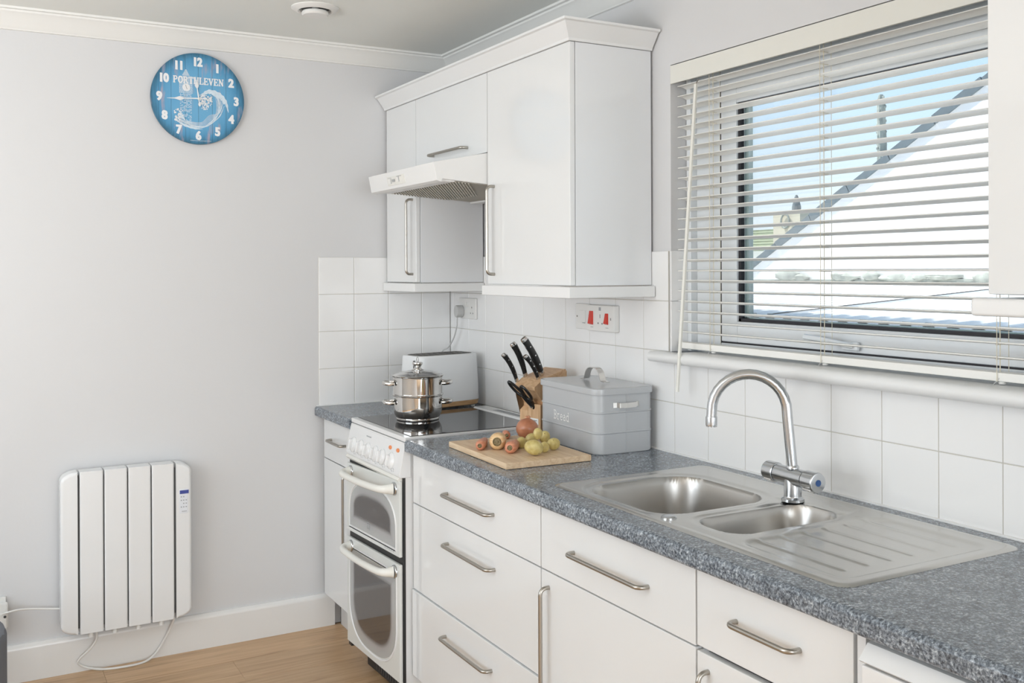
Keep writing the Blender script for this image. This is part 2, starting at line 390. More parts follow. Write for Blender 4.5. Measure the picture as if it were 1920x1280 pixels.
for i in range(len(YB)-1):
    for j in range(4):
        ya, yb = YB[i+1], YB[i]
        za, zb = ZR[j], ZR[j+1]
        if yb <= -1.52 and j >= 2: continue
        if ya < -1.5235 and j >= 2: ya = -1.5235
        if j == 1 and ya < -1.56: zb = 1.165
        if j == 2 and ya < -1.45: za = 1.1964
        piece('tile', tile_data(yb-ya, zb-za, 'B'), wall_right, (WX, ya, za))
bb = B(); box(bb, -.0006, .006, -3.83, -.002, .8955, 1.1650); box(bb, -.0006, .006, -1.5225, -.002, 1.1651, 1.4995); part('grout', bb, M_grout, wall_right)
# tiles returning into the window recess
for za, zb in ((1.1964, 1.3484), (1.3484, 1.5004)):
    bb = B(); box(bb, .0005, .062, -1.5355, -1.5295, za+g/2, zb-g/2, .001, 1); part('tile', bb, M_tile, wall_right)

# ================================================================== WINDOW
FX = 0.085                                   # face of the fixed frame
bm = B()
yl, yr, zb_, zt = -1.532, -2.953, 1.1975, 2.056
sy0, sy1, sz0, sz1 = -2.815, -1.664, 1.2335, 1.963     # sash outline
box(bm, .062, .150, -1.5520, yl, zb_, zt, .002); box(bm, .062, .150, yr, -2.933, zb_, zt, .002)
box(bm, FX, .150, sy1+.007, -1.5520, zb_, zt, .002); box(bm, FX, .150, -2.933, sy0-.004, zb_, zt, .002)
box(bm, FX, .150, sy0-.004, sy1+.004, zb_, sz0-.004, .002); box(bm, FX, .150, sy0-.004, sy1+.004, sz1+.004, zt, .002)
win = struct('window_1', bm, M_upvc)
bm = B(); box(bm, .098, .140, sy0-.006, sy1+.006, sz0-.006, sz1+.006)
t = B(); box(t, .097, .141, sy0+.02, sy1-.02, sz0+.02, sz1-.02); t.free()
bm.free(); bm = B()
for a in ((sy1-.002, sy1+.0068, sz0-.006, sz1+.006), (sy0-.006, sy0+.004, sz0-.006, sz1+.006), (sy0, sy1, sz0-.006, sz0+.004), (sy0, sy1, sz1-.004, sz1+.006)):
    box(bm, .0855, .140, *a)
part('seal', bm, M_gasket, win)
bw = .066
bm = B()
for a in ((sy1-bw, sy1, sz0, sz1), (sy0, sy0+bw, sz0, sz1), (sy0+bw, sy1-bw, sz0, sz0+bw-.006), (sy0+bw, sy1-bw, sz1-bw+.024, sz1)):
    box(bm, .083, .140, *a, .0025)
part('sash', bm, M_upvc, win)
gy0, gy1, gz0, gz1 = sy0+bw, sy1-bw, sz0+bw-.006, sz1-bw+.024
bm = B()
gw = .009
for a in ((gy1-gw, gy1, gz0, gz1), (gy0, gy0+gw, gz0, gz1), (gy0, gy1, gz0, gz0+gw), (gy0, gy1, gz1-gw-.002, gz1)):
    box(bm, .090, .104, *a)
part('gasket', bm, M_gasket, win)
bm = B()
for a in ((gy1-.026, gy1-gw, gz0, gz1), (gy0+gw, gy0+.026, gz0, gz1), (gy0, gy1, gz0, gz0+.012), (gy0, gy1, gz1-.012, gz1)):
    box(bm, .106, .122, *a)
part('spacer', bm, M_spacer, win)
bm = B(); box(bm, .098, .102, gy0+.002, gy1-.002, gz0+.002, gz1-.002); part('pane', bm, M_glass, win)
bm = B(); box(bm, .066, .077, -2.18, -2.13, 1.240, 1.262, .004)
tube(bm, smooth_path([(.066, -2.165, 1.252), (.052, -2.15, 1.256), (.050, -2.10, 1.262), (.052, -2.02, 1.268)], 5), .007, 8)
part('handle', bm, M_upvc, win)
# sill: rounded nose
def nose(x0, x1, z0, z1, n=8):
    r = (z1-z0)/2; return [(x1, z0), (x1, z1)] + [(x0+r-r*math.sin(i*PI/n), (z0+z1)/2+r*math.cos(i*PI/n)) for i in range(n+1)]
bm = B(); prism(bm, nose(-.046, -.003, 1.1655, 1.1965), 'y', -1.4740, -3.7)
part('sill', bm, M_rail, win)
bm = B(); prism(bm, nose(-.056, .062, 1.1660, 1.2015), 'y', -1.620, -2.952)
part('sill', bm, M_rail, win)

# ================================================================== OUTSIDE
M_render = mat('white_render', (0.80, 0.79, 0.77), 0.9, bump=0.3, bscale=20, var=0.08, vscale=3)
M_moss = mat('mossy_render', (0.36, 0.37, 0.33), 0.95, bump=0.6, bscale=60, var=0.5, vscale=28)
M_slate = mat('verge_slate', (0.135, 0.165, 0.18), 0.8, bump=0.4, bscale=30, var=0.25, vscale=12)
M_corr = mat('white_corrugated_sheet', (0.84, 0.84, 0.84), 0.5, var=0.03, vscale=5)
M_green = mat('green_weathered_wall', (0.22, 0.31, 0.28), 0.9, var=0.3, vscale=25)
M_lichen = mat('lichen_stone', (0.34, 0.36, 0.32), 0.95, bump=0.8, bscale=40, var=0.55, vscale=40)
M_greenroof = mat('mossy_tile_roof', (0.30, 0.33, 0.22), 0.9, var=0.25, vscale=8)
M_creamwall = mat('cream_chimney_render', (0.70, 0.62, 0.48), 0.9)
GX = 1.9
VS = [(0.2207, 1.4412), (-.1834, 1.6621), (-.5705, 1.9018), (-.9539, 2.1054), (-1.2498, 2.2441)]
sl = (2.2441-1.4412)/(-1.2498-0.2207)
def vz(y): return 1.4412 + sl*(y-0.2207)
house = thing('neighbouring_house', 'white rendered gable of the neighbouring house seen through the blind', 'house', (GX, -1.4, 0))
bm = B(); prism(bm, [(.75, -.1), (.75, vz(.75)), (-2.2, vz(-2.2)), (-5.15, vz(.75)), (-5.15, -.1)], 'x', GX, GX+6); part('gable_wall', bm, M_render, house)
for s in (1,):
    d = Vector((0, 1, sl)).normalized(); nrm = Vector((0, -sl, 1)).normalized()
    L = (0.95+2.2)*math.sqrt(1+sl*sl); n = 13
    for i in range(n):
        a = Vector((0, .95, vz(.95))) - d*(L*i/n); b_ = Vector((0, .95, vz(.95))) - d*(L*(i+1)/n - .004)
        off = 0.004*((i*7) % 3)
        bm = B(); 
        q4 = [a-nrm*.020, a+nrm*(.014+off), b_+nrm*(.014+off), b_-nrm*.020]
        prism(bm, [(p.y, p.z) for p in q4], 'x', GX-.010, GX+.30); part('slate', bm, M_slate, house)
bm = B()
rnd = random.Random(3)
for i in range(44):
    y = -.70-1.2*rnd.random(); blob(bm, (GX+.02, y, vz(y)+.012), .02, .018+.016*rnd.random(), .008+.009*rnd.random(), None, 8, 6, .3, i)
part('lichen', bm, M_lichen, house, kind='stuff')
bm = B()
prism(bm, [(.6, 1.30), (.6, 1.385), (-2.2, 1.408), (-5, 1.43), (-5, 1.33)], 'x', GX-.02, GX+.02)
for i in range(30):
    y = -.1-2.2*rnd.random(); blob(bm, (GX-.02, y, 1.398+.014*rnd.random()), .02, .03+.05*rnd.random(), .010+.02*rnd.random(), None, 8, 5, .3, i)
part('mossy_footing', bm, M_moss, house)
# corrugated lean-to roof, falling towards the window
x0, z0, x1, z1 = .46, 1.277, GX-.03, 1.362
pitch = .076
def corr(y):
    t = ((y/pitch) % 1.0)
    return .0 if t < .3 else (t-.3)/.2*.018 if t < .5 else .018 if t < .8 else (1-(t-.8)/.2)*.018
ys = []
yy = .55
while yy > -4.6:
    for t in (0, .3, .5, .8): ys.append(math.floor(yy/pitch)*pitch + t*pitch)
    yy -= pitch
ys = sorted(set(round(v, 5) for v in ys))
leanto = thing('lean_to_roof', 'white corrugated lean-to roof just outside the kitchen window', 'roof', (.5, -1.6, 0))
ns = 5; sw = len(ys)//ns
for s in range(ns):
    seg = ys[s*sw: min(len(ys), (s+1)*sw+1)]
    bm = B(); lift = .004*(s % 2); rows = []
    for (X, Z) in ((x0, z0), (x1, z1)):
        for th in (0, -.004): rows.append([bm.verts.new((X, v, Z+corr(v)+lift+th)) for v in seg])
    for i in range(len(seg)-1):
        bm.faces.new([rows[0][i], rows[0][i+1], rows[2][i+1], rows[2][i]]); bm.faces.new([rows[1][i+1], rows[1][i], rows[3][i], rows[3][i+1]])
        bm.faces.new([rows[0][i+1], rows[0][i], rows[1][i], rows[1][i+1]])
    part('corrugated_sheet', bm, M_corr, leanto)
bm = B(); box(bm, .47, .56, -4.6, .55, -.05, 1.272); part('eaves_wall', bm, M_green, leanto)
bm = B(); prism(bm, [(.30, 1.2), (.30, 1.345), (.55, 1.345), (.55, 1.2)], 'y', .2, .6); bm.free()
# lichen covered post rising behind the verge
bm = B(); rnd = random.Random(5)
tube(bm, [(GX+.12, -.600, 1.93), (GX+.12, -.600, 2.05), (GX+.12, -.597, 2.15), (GX+.12, -.595, 2.25), (GX+.12, -.595, 2.285)], [.024, .023, .021, .021, .010], 9)
for i in range(60):
    a = rnd.uniform(0, 6.28); z = rnd.uniform(1.95, 2.27); blob(bm, (GX+.12+.019*math.cos(a), -.598+.020*math.sin(a), z), .006, .006, .008, None, 6, 5, .3, i)
part('lichen_post', bm, M_lichen, house)
# far houses
far = thing('distant_house', 'distant slate roofed house with cream ringed chimney beyond the gable', 'house', (14, 12, 0))
bm = B(); box(bm, 14, 18, 9, 18, 0, 1.9); part('wall', bm, M_render, far)
bm = B(); prism(bm, [(13.7, 1.85), (16, 3.0), (18.3, 1.85)], 'y', 8.7, 12.6); part('roof', bm, M_slate, far)
bm = B(); prism(bm, [(13.6, 1.75), (15.2, 2.42), (17.8, 1.75)], 'y', 12.4, 18.5); part('roof', bm, M_greenroof, far)
for i in range(9):
    bm = B(); a = .06+.11*i
    X, Z = 13.6+1.6*a, 1.75+.67*a
    box(bm, X-.02, X+.04, 12.4, 18.5, Z-.01, Z+.035); part('tile_course', bm, M_greenroof, far)
bm = B(); box(bm, 13.8, 14.4, 11.55, 12.35, 1.7, 2.72); part('chimney_stack', bm, M_creamwall, far)
bm = B(); lathe(bm, [(.10, 0), (.10, .1), (.05, .3), (.02, .36)], 12, Matrix.Translation((14.1, 11.95, 2.72))); part('chimney_pot', bm, M_slate, far)
bm = B(); tube(bm, [(13.76, 11.95+.12*math.cos(a*.35), 2.50+.15*math.sin(a*.35)) for a in range(19)], .022, 6); part('ring', bm, M_moss, far)
low = thing('grey_outhouse', 'low grey roofed outhouse glimpsed beneath the mossy roof outside', 'building', (8, 5.6, 0))
bm = B(); box(bm, 8.2, 11, 4.6, 9, -.2, 1.3); part('wall', bm, M_slate, low)
bm = B(); prism(bm, [(7.9, 1.28), (9.5, 1.75), (11.2, 1.28)], 'y', 4.4, 9.2); part('roof', bm, M_moss, low)
for ya in (6.2, 5.6):
    bm = B(); box(bm, 8.1, 8.2, ya, ya+.13, .9, 1.3); part('window', bm, M_upvc, low)
bm = B(); box(bm, .28, 40, -20, 40, -.6, -.5); struct('ground', bm, M_moss)

# ================================================================== VENETIAN BLIND
blind = thing('venetian_blind', 'cream venetian blind lowered over the kitchen window', 'blind', (.03, -2.14, 1.2))
by0, by1 = -2.945, -1.552
bm = B(); box(bm, .0005, .006, -2.952, -1.5335, 2.000, 2.0545, .001); box(bm, .006, .058, -2.948, -1.540, 2.014, 2.050, .002)
part('valance', bm, M_valance, blind)
bm = B(); seg = 6; prof = []
for i in range(seg+1):
    u_ = -1+2*i/seg; prof.append((u_*.0172, .0028*(1-u_*u_)))
prof = [(x, z) for x, z in prof] + [(x, z-.0020) for x, z in prof[::-1]]
prism(bm, prof, 'y', by0, by1)
slat0 = None
ca, sa = math.cos(math.radians(3)), math.sin(math.radians(3))
for i in range(25):
    z = 1.9895 - .03048*i - .001
    if slat0 is None:
        o = _finish('slat', bm, M_blind); slat_me = o.data; bpy.data.objects.remove(o); slat0 = 1
    o = piece('slat', slat_me, blind, (0, 2.14, z-1.2)); o.rotation_euler = (0, math.radians(2 if i == 18 else 9.5 + 1.2*math.sin(i*2.1)), 0)
bm = B(); box(bm, .013, .049, by0, by1, 1.2085, 1.2275, .003); part('bottom_rail', bm, M_blind, blind)
for yl_ in (-1.698, -2.115, -2.594):
    bm = B()
    for x, r in ((.0105, .0008), (.0500, .0008), (.030, .0011)): tube(bm, [(x, yl_+(.006 if x == .030 else 0), 2.014), (x, yl_+(.006 if x == .030 else 0), 1.2085)], r, 5)
    for i in range(25):
        z = 1.9895-.03048*i-.004; tube(bm, [(.0105, yl_+.003, z), (.050, yl_+.003, z)], .0006, 4)
    part('ladder_cord', bm, M_cord, blind)
    bm = B(); tube(bm, [(.0115, yl_-.004, 1.216), (.010, yl_+.010, 1.199), (.010, yl_-.012, 1.197)], .0008, 4)
    lathe(bm, [(.007, 0), (.008, .003), (.006, .005)], 12, Matrix.Translation((.020, yl_-.006, 1.2035))); part('cord_button', bm, M_plastic, blind)
bm = B(); tube(bm, [(.003, -1.662, 1.992), (-.004, -1.662, 1.985), (-.008, -1.662, 1.975)], .0016, 6)
part('wand_hook', bm, M_handle, blind)
bm = B(); tube(bm, [(-.008, -1.662, 1.978), (-.062, -1.640, 1.092)], .0058, 6); part('wand', bm, M_valance, blind)

# ================================================================== CABINET HELPERS
XD = -.580                                    # face of the base doors
XU = -.300                                    # face of the wall doors
def bow(bm, a, b_, out, r=.0052, n=5, rb=.016):
    """bow handle between feet a and b_, standing off by vector out"""
    a, b_, o = Vector(a), Vector(b_), Vector(out); d = (b_-a).normalized(); L = o.length; on = o.normalized()
    pts = [a]
    for i in range(n+1):
        t = i/n*PI/2; pts.append(a + on*(L-rb) + on*(rb*math.sin(t)) + d*(rb*(1-math.cos(t))))
    for i in range(n+1):
        t = i/n*PI/2; pts.append(b_ + on*(L-rb) + on*(rb*math.cos(t)) - d*(rb*(1-math.sin(t))))
    pts.append(b_); tube(bm, pts, r, 12); return bm
def front(cab, name, y0, y1, z0, z1, x=XD, hand=None, label=None):
    bm = B(); box(bm, x, x+.018, y0, y1, z0, z1, .0022, 2); d = part(name, bm, M_door, cab, label=label)
    if hand:
        a, b_ = hand; bm = B(); bow(bm, (x+.001, *a), (x+.001, *b_), (-.027, 0, 0)); part('handle', bm, M_handle, d)
    return d
def base_cab(label, y0, y1, side_vis=False):
    t = thing('base_cabinet', label, 'cabinet', (-.30, (y0+y1)/2, 0))
    bm = B(); xa = XD+.0195
    box(bm, xa, -.008, y0, y0+.016, .132, .8545); box(bm, xa, -.008, y1-.016, y1, .132, .8545)
    box(bm, xa, -.008, y0+.016, y1-.016, .132, .150); box(bm, -.020, -.008, y0+.016, y1-.016, .150, .8545); part('carcass', bm, M_side, t)
    return t
# left base cabinet
c = base_cab('narrow white base cabinet in the corner left of the cooker', -.402, -.012)
front(c, 'drawer', -.4015, -.0200, .6910, .8480, hand=((-.118, .7735), (-.282, .7735)))
front(c, 'door', -.4015, -.0200, .1370, .6875, hand=((-.318, .668), (-.318, .378)))
bm = B(); box(bm, -.512, -.496, -.402, -.024, 0, .131, .001); part('plinth', bm, M_plinth, c)
bm = B(); box(bm, -.512, -.499, -.0235, -.018, 0, .150); part('plinth_gap_strip', bm, M_dark, c)
# three drawer unit
c = base_cab('wide white base cabinet with three deep drawers right of the cooker', -1.7385, -.9260)
front(c, 'drawer', -1.7378, -.9275, .6905, .8480, hand=((-1.190, .7690), (-1.486, .7690)))
front(c, 'drawer', -1.7378, -.9275, .4110, .6875, hand=((-1.193, .6185), (-1.491, .6185)))
bm = B(); box(bm, XD-.005, XD+.013, -1.7378, -.9275, .1300, .4080, .0022, 2); d = part('drawer', bm, M_door, c)
bm = B(); bow(bm, (XD-.004, -1.185, .337), (XD-.004, -1.480, .337), (-.027, 0, 0)); part('handle', bm, M_handle, d)
bm = B(); box(bm, -.522, -.506, -1.7385, -.9260, 0, .129, .001); part('plinth', bm, M_plinth, c)
# drawer over door unit
c = base_cab('white base cabinet with one drawer over a tall handled door under the sink', -2.3445, -1.7400)
front(c, 'drawer', -2.3432, -1.7410, .6905, .8440, hand=((-1.895, .7655), (-2.188, .7655)))
front(c, 'door', -2.3432, -1.7410, .1370, .6875, hand=((-1.779, .6500), (-1.779, .300)))
bm = B(); box(bm, -.522, -.506, -2.3445, -1.7400, 0, .129, .001); part('plinth', bm, M_plinth, c)
# narrow unit right
c = base_cab('narrow white base cabinet beside the dishwasher with a short bow handle', -2.7480, -2.3460)
front(c, 'drawer', -2.7440, -2.3478, .6945, .8470, hand=((-2.463, .7760), (-2.625, .7760)))
front(c, 'door', -2.7440, -2.3478, .1370, .6845, x=XD, hand=((-2.382, .652), (-2.382, .352)))
bm = B(); box(bm, XD+.002, -.008, -2.7680, -2.7500, 0, .8545, .001); part('end_panel', bm, M_side, c)
bm = B(); box(bm, -.522, -.506, -2.7480, -2.3460, 0, .129, .001); part('plinth', bm, M_plinth, c)
# dishwasher
dw = thing('dishwasher', 'white freestanding dishwasher under the near end of the worktop', 'dishwasher', (-.3, -3.08, 0))
bm = B(); box(bm, -.570, -.010, -3.378, -2.780, .02, .846, .004); part('body', bm, M_enamel, dw)
bm = B(); prism(bm, [(-.571, .846), (-.590, .843), (-.611, .8195), (-.606, .8155), (-.571, .8155)], 'y', -2.782, -3.376); part('control_panel', bm, M_enamel, dw)
bm = B(); box(bm, -.606, -.571, -3.376, -2.782, .10, .8115, .004); part('door', bm, M_enamel, dw)
bm = B(); box(bm, -.585, -.571, -3.374, -2.785, .8115, .8156); part('seam', bm, M_black, dw)

# worktops: rolled front edge
def roll(x0, x1, z0, z1, r=.011, n=6):
    p = [(x1, z0), (x1, z1)]
    p += [(x0+r+r*math.cos(PI/2+i*PI/2/n), z1-r+r*math.sin(PI/2+i*PI/2/n)) for i in range(n+1)]
    r2 = .008; p += [(x0+r2-r2*math.cos(i*PI/2/n), z0+r2-r2*math.sin(i*PI/2/n)) for i in range(n+1)]
    return p
XW = -.612
SK = (-.548, -.046, -2.692, -1.735)          # sink outline x0,x1,y0,y1
bm = B(); prism(bm, roll(XW, -.003, .8560, .8950), 'y', -.003, -.4085)
wt = solo('worktop', bm, M_top, 'short blue grey speckled worktop in the corner left of the hob', 'worktop')
bb = B(); box(bb, -.606, -.003, -.0085, -.002, .8945, .8995, .001); part('sealant', bb, M_seal, wt)
bm = B(); P_ = roll(XW, -.003, .8560, .8950)
hx0, hx1, hy0, hy1 = SK[0]+.014, SK[1]-.014, SK[2]+.014, SK[3]-.014
prism(bm, P_, 'y', -.9330, hy1); prism(bm, P_, 'y', hy0, -3.82)
prism(bm, roll(XW, hx0, .8560, .8950), 'y', hy1, hy0); box(bm, hx1, -.003, hy0, hy1, .8560, .8950)
wt2 = solo('worktop', bm, M_top, 'long blue grey speckled worktop holding the sink and running to the right edge', 'worktop')
bb = B(); box(bb, -.0085, -.002, -3.82, -.934, .8945, .8995, .001); part('sealant', bb, M_seal, wt2)

# ================================================================== WALL CABINETS
def wall_cab(label, y0, y1, z0, z1, xf=XU):
    t = thing('wall_cabinet', label, 'cabinet', (-.15, (y0+y1)/2, z0))
    bm = B(); box(bm, xf+.0195, -.004, y0, y1, z0, z1, .001); part('carcass', bm, M_side, t); return t
ZU0, ZU1 = 1.3975, 2.1150
def vhandle(d, y, za, zb, x=XU):
    bm = B(); bow(bm, (x+.001, y, za), (x+.001, y, zb), (-.030, 0, 0)); part('handle', bm, M_handle, d)
c = wall_cab('narrow white wall cabinet in the corner left of the cooker hood', -.3185, -.0080, ZU0-.001, ZU1)
d = front(c, 'door', -.3165, -.0120, ZU0, ZU1, x=XU); vhandle(d, -.285, 1.725, 1.430)
bm = B(); prism(bm, [(-.315, -.004), (-.315, -.3330), (-.004, -.3330), (-.004, -.3190), (-.302, -.3190), (-.302, -.004)], 'z', 1.3600, 1.3935, bev=.003); part('light_rail', bm, M_rail, c)
c = wall_cab('white wall cabinet with a lift up flap above the cooker hood', -.9205, -.3195, 1.846, ZU1)
d = front(c, 'door', -.9200, -.3195, 1.8445, ZU1, x=XU)
bm = B(); bow(bm, (XU+.001, -.488, 1.876), (XU+.001, -.775, 1.876), (-.030, 0, 0)); part('handle', bm, M_handle, d)
c = wall_cab('tall white wall cabinet with glossy end panel beside the window', -1.4440, -.9220, ZU0-.001, ZU1)
d = front(c, 'door', -1.4440, -.9235, ZU0, ZU1, x=XU); vhandle(d, -.972, 1.7245, 1.4305)
bm = B(); prism(bm, [(-.316, -.908), (-.316, -1.4630), (-.004, -1.4630), (-.004, -1.4490), (-.302, -1.4490), (-.302, -.908)], 'z', 1.3600, 1.3935, bev=.003); part('light_rail', bm, M_rail, c)
# crown cornice over the three
def crown():
    t = B(); PR = [(.0, 2.1160), (.004, 2.1160), (.006, 2.1235), (.036, 2.1640), (.045, 2.1665), (.046, 2.1730), (.038, 2.1730), (-.02, 2.1730), (-.02, 2.116)]
    xf, ys = -.302, -1.4460
    rows = []
    for kind in range(3):
        if kind == 0: rows.append([t.verts.new((xf-d, -.0025, z)) for d, z in PR])
        if kind == 1: rows.append([t.verts.new((xf-d, ys-d, z)) for d, z in PR])
        if kind == 2: rows.append([t.verts.new((-.003, ys-d, z)) for d, z in PR])
    n = len(PR)
    for A, D in zip(rows, rows[1:]):
        for i in range(n): t.faces.new([A[i], A[(i+1) % n], D[(i+1) % n], D[i]])
    t.faces.new(rows[0]); t.faces.new(rows[2]); bmesh.ops.recalc_face_normals(t, faces=t.faces); return t
solo('cabinet_cornice', crown(), M_rail, 'white angled cornice running along the top of the wall cabinets', 'cornice', kind='thing', angle=20)
# wall cabinet at the right edge of the view
c = wall_cab('white wall cabinet cut off by the right edge of the picture', -3.40, -2.7930, 1.3965, 2.25)
front(c, 'door', -3.398, -2.7930, ZU0, 2.25, x=XU)
bm = B(); box(bm, -.315, -.004, -3.40, -2.7680, 1.3595, 1.3905, .006, 3); part('light_rail', bm, M_rail, c)

# ================================================================== COOKER HOOD
hood = thing('cooker_hood', 'white slanted cooker hood between the wall cabinets', 'cooker hood', (-.25, -.62, 1.70))
hy0_, hy1_ = -.9190, -.3215
shell = [(-.010, 1.8430), (-.299, 1.8425), (-.499, 1.8025), (-.487, 1.7425), (-.470, 1.7370), (-.466, 1.7480), (-.010, 1.7160)]
bm = B(); prism(bm, shell, 'y', hy0_, hy1_, bev=.0015); part('casing', bm, M_hood, hood)
def zun(x): return 1.7480 + (x+.466)/(.456)*(-.032)
for (xa, xb, ya, yb) in ((-.466, -.415, hy0_+.012, hy1_-.012), (-.07, -.02, hy0_+.012, hy1_-.012)):
    bm = B(); box(bm, xa, xb, ya, yb, zun((xa+xb)/2)-.006, zun((xa+xb)/2)+.004, .001)
    part('lip', bm, M_hood, hood)
def clip(poly, lo, hi, ax):
    for sgn, lim in ((1, hi), (-1, -lo)):
        o_ = []
        for k in range(len(poly)):
            p, q = poly[k], poly[(k+1) % len(poly)]; a, b_ = sgn*p[ax]-lim, sgn*q[ax]-lim
            if a <= 0: o_.append(p)
            if (a < 0 < b_) or (b_ < 0 < a): t_ = a/(a-b_); o_.append((p[0]+(q[0]-p[0])*t_, p[1]+(q[1]-p[1])*t_))
        poly = o_
        if len(poly) < 3: return []
    return poly
bm = B(); dvx, dvy = .52, .854
for i in range(-5, 34):
    cy = hy0_ + .02*i; pw_ = .0095
    pl_4 = [(-.43-.0*dvx, cy), (-.43, cy+pw_), (-.43+.5*dvx, cy+pw_+.5*dvy), (-.43+.5*dvx, cy+.5*dvy)]
    pl_4 = clip(clip(pl_4, -.413, -.072, 0), hy0_+.02, hy1_-.02, 1)
    if not pl_4: continue
    A = [bm.verts.new((x, y, zun(x)-.0050)) for x, y in pl_4]; D = [bm.verts.new((x, y, zun(x)-.0005)) for x, y in pl_4]; bm.faces.new(A)
    for k in range(len(A)): bm.faces.new([A[k], A[(k+1) % len(A)], D[(k+1) % len(A)], D[k]])
bmesh.ops.recalc_face_normals(bm, faces=bm.faces); part('filter_mesh', bm, M_mesh_filter, hood, kind='stuff')
bm = B(); prism(bm, [(-.413, zun(-.413)-.0014), (-.413, zun(-.413)+.004), (-.072, zun(-.072)+.004), (-.072, zun(-.072)-.0014)], 'y', hy0_+.02, hy1_-.02)
part('filter', bm, M_filterback, hood)
# switch plate on the sloping front (front plane from (-.499,1.8025) to (-.487,1.7425))
def hf(y, s, off=0.0): return Vector((-.499+.012*s-.98*off, y, 1.8025-.060*s-.2*off))
def hpatch(bm, ya, yb, s0, s1, off):
    q = [hf(ya, s0, off), hf(yb, s0, off), hf(yb, s1, off), hf(ya, s1, off)]; q2 = [hf(ya, s0, 0), hf(yb, s0, 0), hf(yb, s1, 0), hf(ya, s1, 0)]
    v = [bm.verts.new(p) for p in q+q2]
    for f in ((0, 1, 2, 3), (0, 4, 5, 1), (1, 5, 6, 2), (2, 6, 7, 3), (3, 7, 4, 0)): bm.faces.new([v[i] for i in f])
    bmesh.ops.recalc_face_normals(bm, faces=bm.faces)
bm = B(); hpatch(bm, -.505, -.660, .28, .80, .0022); sw = part('switch_plate', bm, M_cream, hood)
bm = B(); hpatch(bm, -.515, -.540, .40, .70, .005); part('switch', bm, M_plastic, sw)
bm = B(); hpatch(bm, -.553, -.578, .46, .62, .004); part('indicator', bm, M_greymark, sw)
bm = B(); hpatch(bm, -.595, -.612, .38, .66, .005); part('switch', bm, M_plastic, sw)
bm = B(); hpatch(bm, -.595, -.640, .32, .355, .0027); hpatch(bm, -.515, -.545, .345, .37, .0027); hpatch(bm, -.612, -.615, .36, .66, .003); hpatch(bm, -.541, -.544, .40, .70, .003); part('marks', bm, M_greymark, sw, kind='stuff')

# ================================================================== COOKER
ck = thing('cooker', 'white freestanding electric cooker with double oven and black ceramic hob', 'cooker', (-.3, -.665, 0))
cy0, cy1 = -.9230, -.4130
bm = B(); box(bm, -.606, -.030, cy0+.003, cy1-.001, .085, .884, .003); part('body', bm, M_enamel, ck)
bm = B(); prism(bm, [(-.585, .8845), (-.6020, .8830), (-.6065, .8780), (-.6255, .7800), (-.6240, .7720), (-.6090, .7705), (-.585, .7705)], 'y', cy0, cy1, bev=.002); fascia = part('fascia', bm, M_enamel, ck)
bm = B(); prism(bm, [(-.585, .7715), (-.622, .7715), (-.630, .764), (-.618, .752), (-.60, .752)], 'y', cy0+.01, cy1-.004, bev=.002); part('trim_strip', bm, M_cream, fascia)
bm = B(); box(bm, -.6050, -.035, cy0, cy1, .8855, .9015, .003); hob = part('hob_frame', bm, M_enamel, ck)
bm = B(); box(bm, -.582, -.105, cy0+.012, cy1-.011, .9010, .9035, .001); part('hob_glass', bm, M_blackglass, hob)
bm = B(); prism(bm, [(-.102, .901), (-.096, .9075), (-.040, .9075), (-.036, .901)], 'y', cy0+.003, cy1-.003, bev=.001); part('rear_vent_strip', bm, M_enamel, hob)
bm = B()
for i in range(22): box(bm, -.083, -.055, -.74+.009*i, -.735+.009*i, .907, .9085)
part('vent_slots', bm, M_greymark, hob, kind='stuff')
def TZ(bm):                                    # the oven doors hang a touch low at the far side
    for v in bm.verts: v.co.z -= (v.co.y+.665)*.038
    return bm
def fpt(y, s, off=0):                          # point on the fascia, s from the top 0 to the bottom 1
    return Vector((-.6065-.019*s-off*.982, y, .878-.098*s+off*.19))
rotk = Matrix.Rotation(-PI/2, 4, 'Y') @ Matrix.Rotation(0.0, 4, 'X')
axis = Vector((-.982, 0, .19)); RK = axis.to_track_quat('Z', 'Y').to_matrix().to_4x4()
for y in (-.479, -.553, -.622, -.692, -.757, -.837):
    m_ = Matrix.Translation(fpt(y, .66)) @ RK
    bm = B(); lathe(bm, [(.0275, 0), (.0275, .003), (.0245, .0065), (.0205, .0085), (.019, .0100), (0, .0110)], 28, m_); kb = part('knob', bm, M_enamel, fascia)
    bm = B(); box(bm, -.0185, .0185, -.0048, .0048, .009, .0215, .003, 2, m_ @ Matrix.Rotation(PI/2, 4, 'Z')); part('grip', bm, M_enamel, kb)
bm = B()
rnd = random.Random(2)
for y in (-.503, -.575, -.645, -.712, -.779, -.858):
    for dy, ds in ((-.010, 0), (.008, .0), (-.010, .06), (.008, .06), (-.004, -.03), (.003, .085)):
        p = fpt(y+dy, .925+ds*.9-.03, .0003); box(bm, p.x-.0004, p.x+.001, p.y-.0022, p.y+.0022, p.z-.0011, p.z+.0011)
part('marks', bm, M_greymark, fascia, kind='stuff')
bm = B()
for i, wd in enumerate((.006, .005, .006, .004, .006, .005, .005)):
    p = fpt(-.588-.0068*i, .19, .0003); box(bm, p.x-.0004, p.x+.001, p.y-wd/2, p.y+wd/2-.0012, p.z-.0022, p.z+.0022)
part('maker_lettering', bm, M_greymark, fascia, kind='stuff')
for y in (-.812, -.878):
    m_ = Matrix.Translation(fpt(y, .25)) @ RK
    bm = B(); lathe(bm, [(.0085, 0), (.0085, .002), (.006, .004), (0, .005)], 18, m_ @ Matrix.Diagonal((1.35, .8, 1, 1))); part('neon', bm, M_amber, fascia)
XO = -.6240
bm = B(); box(bm, -.6120, -.604, cy0+.002, cy1-.003, .095, .765); TZ(bm); part('door_seal', bm, M_black, ck)
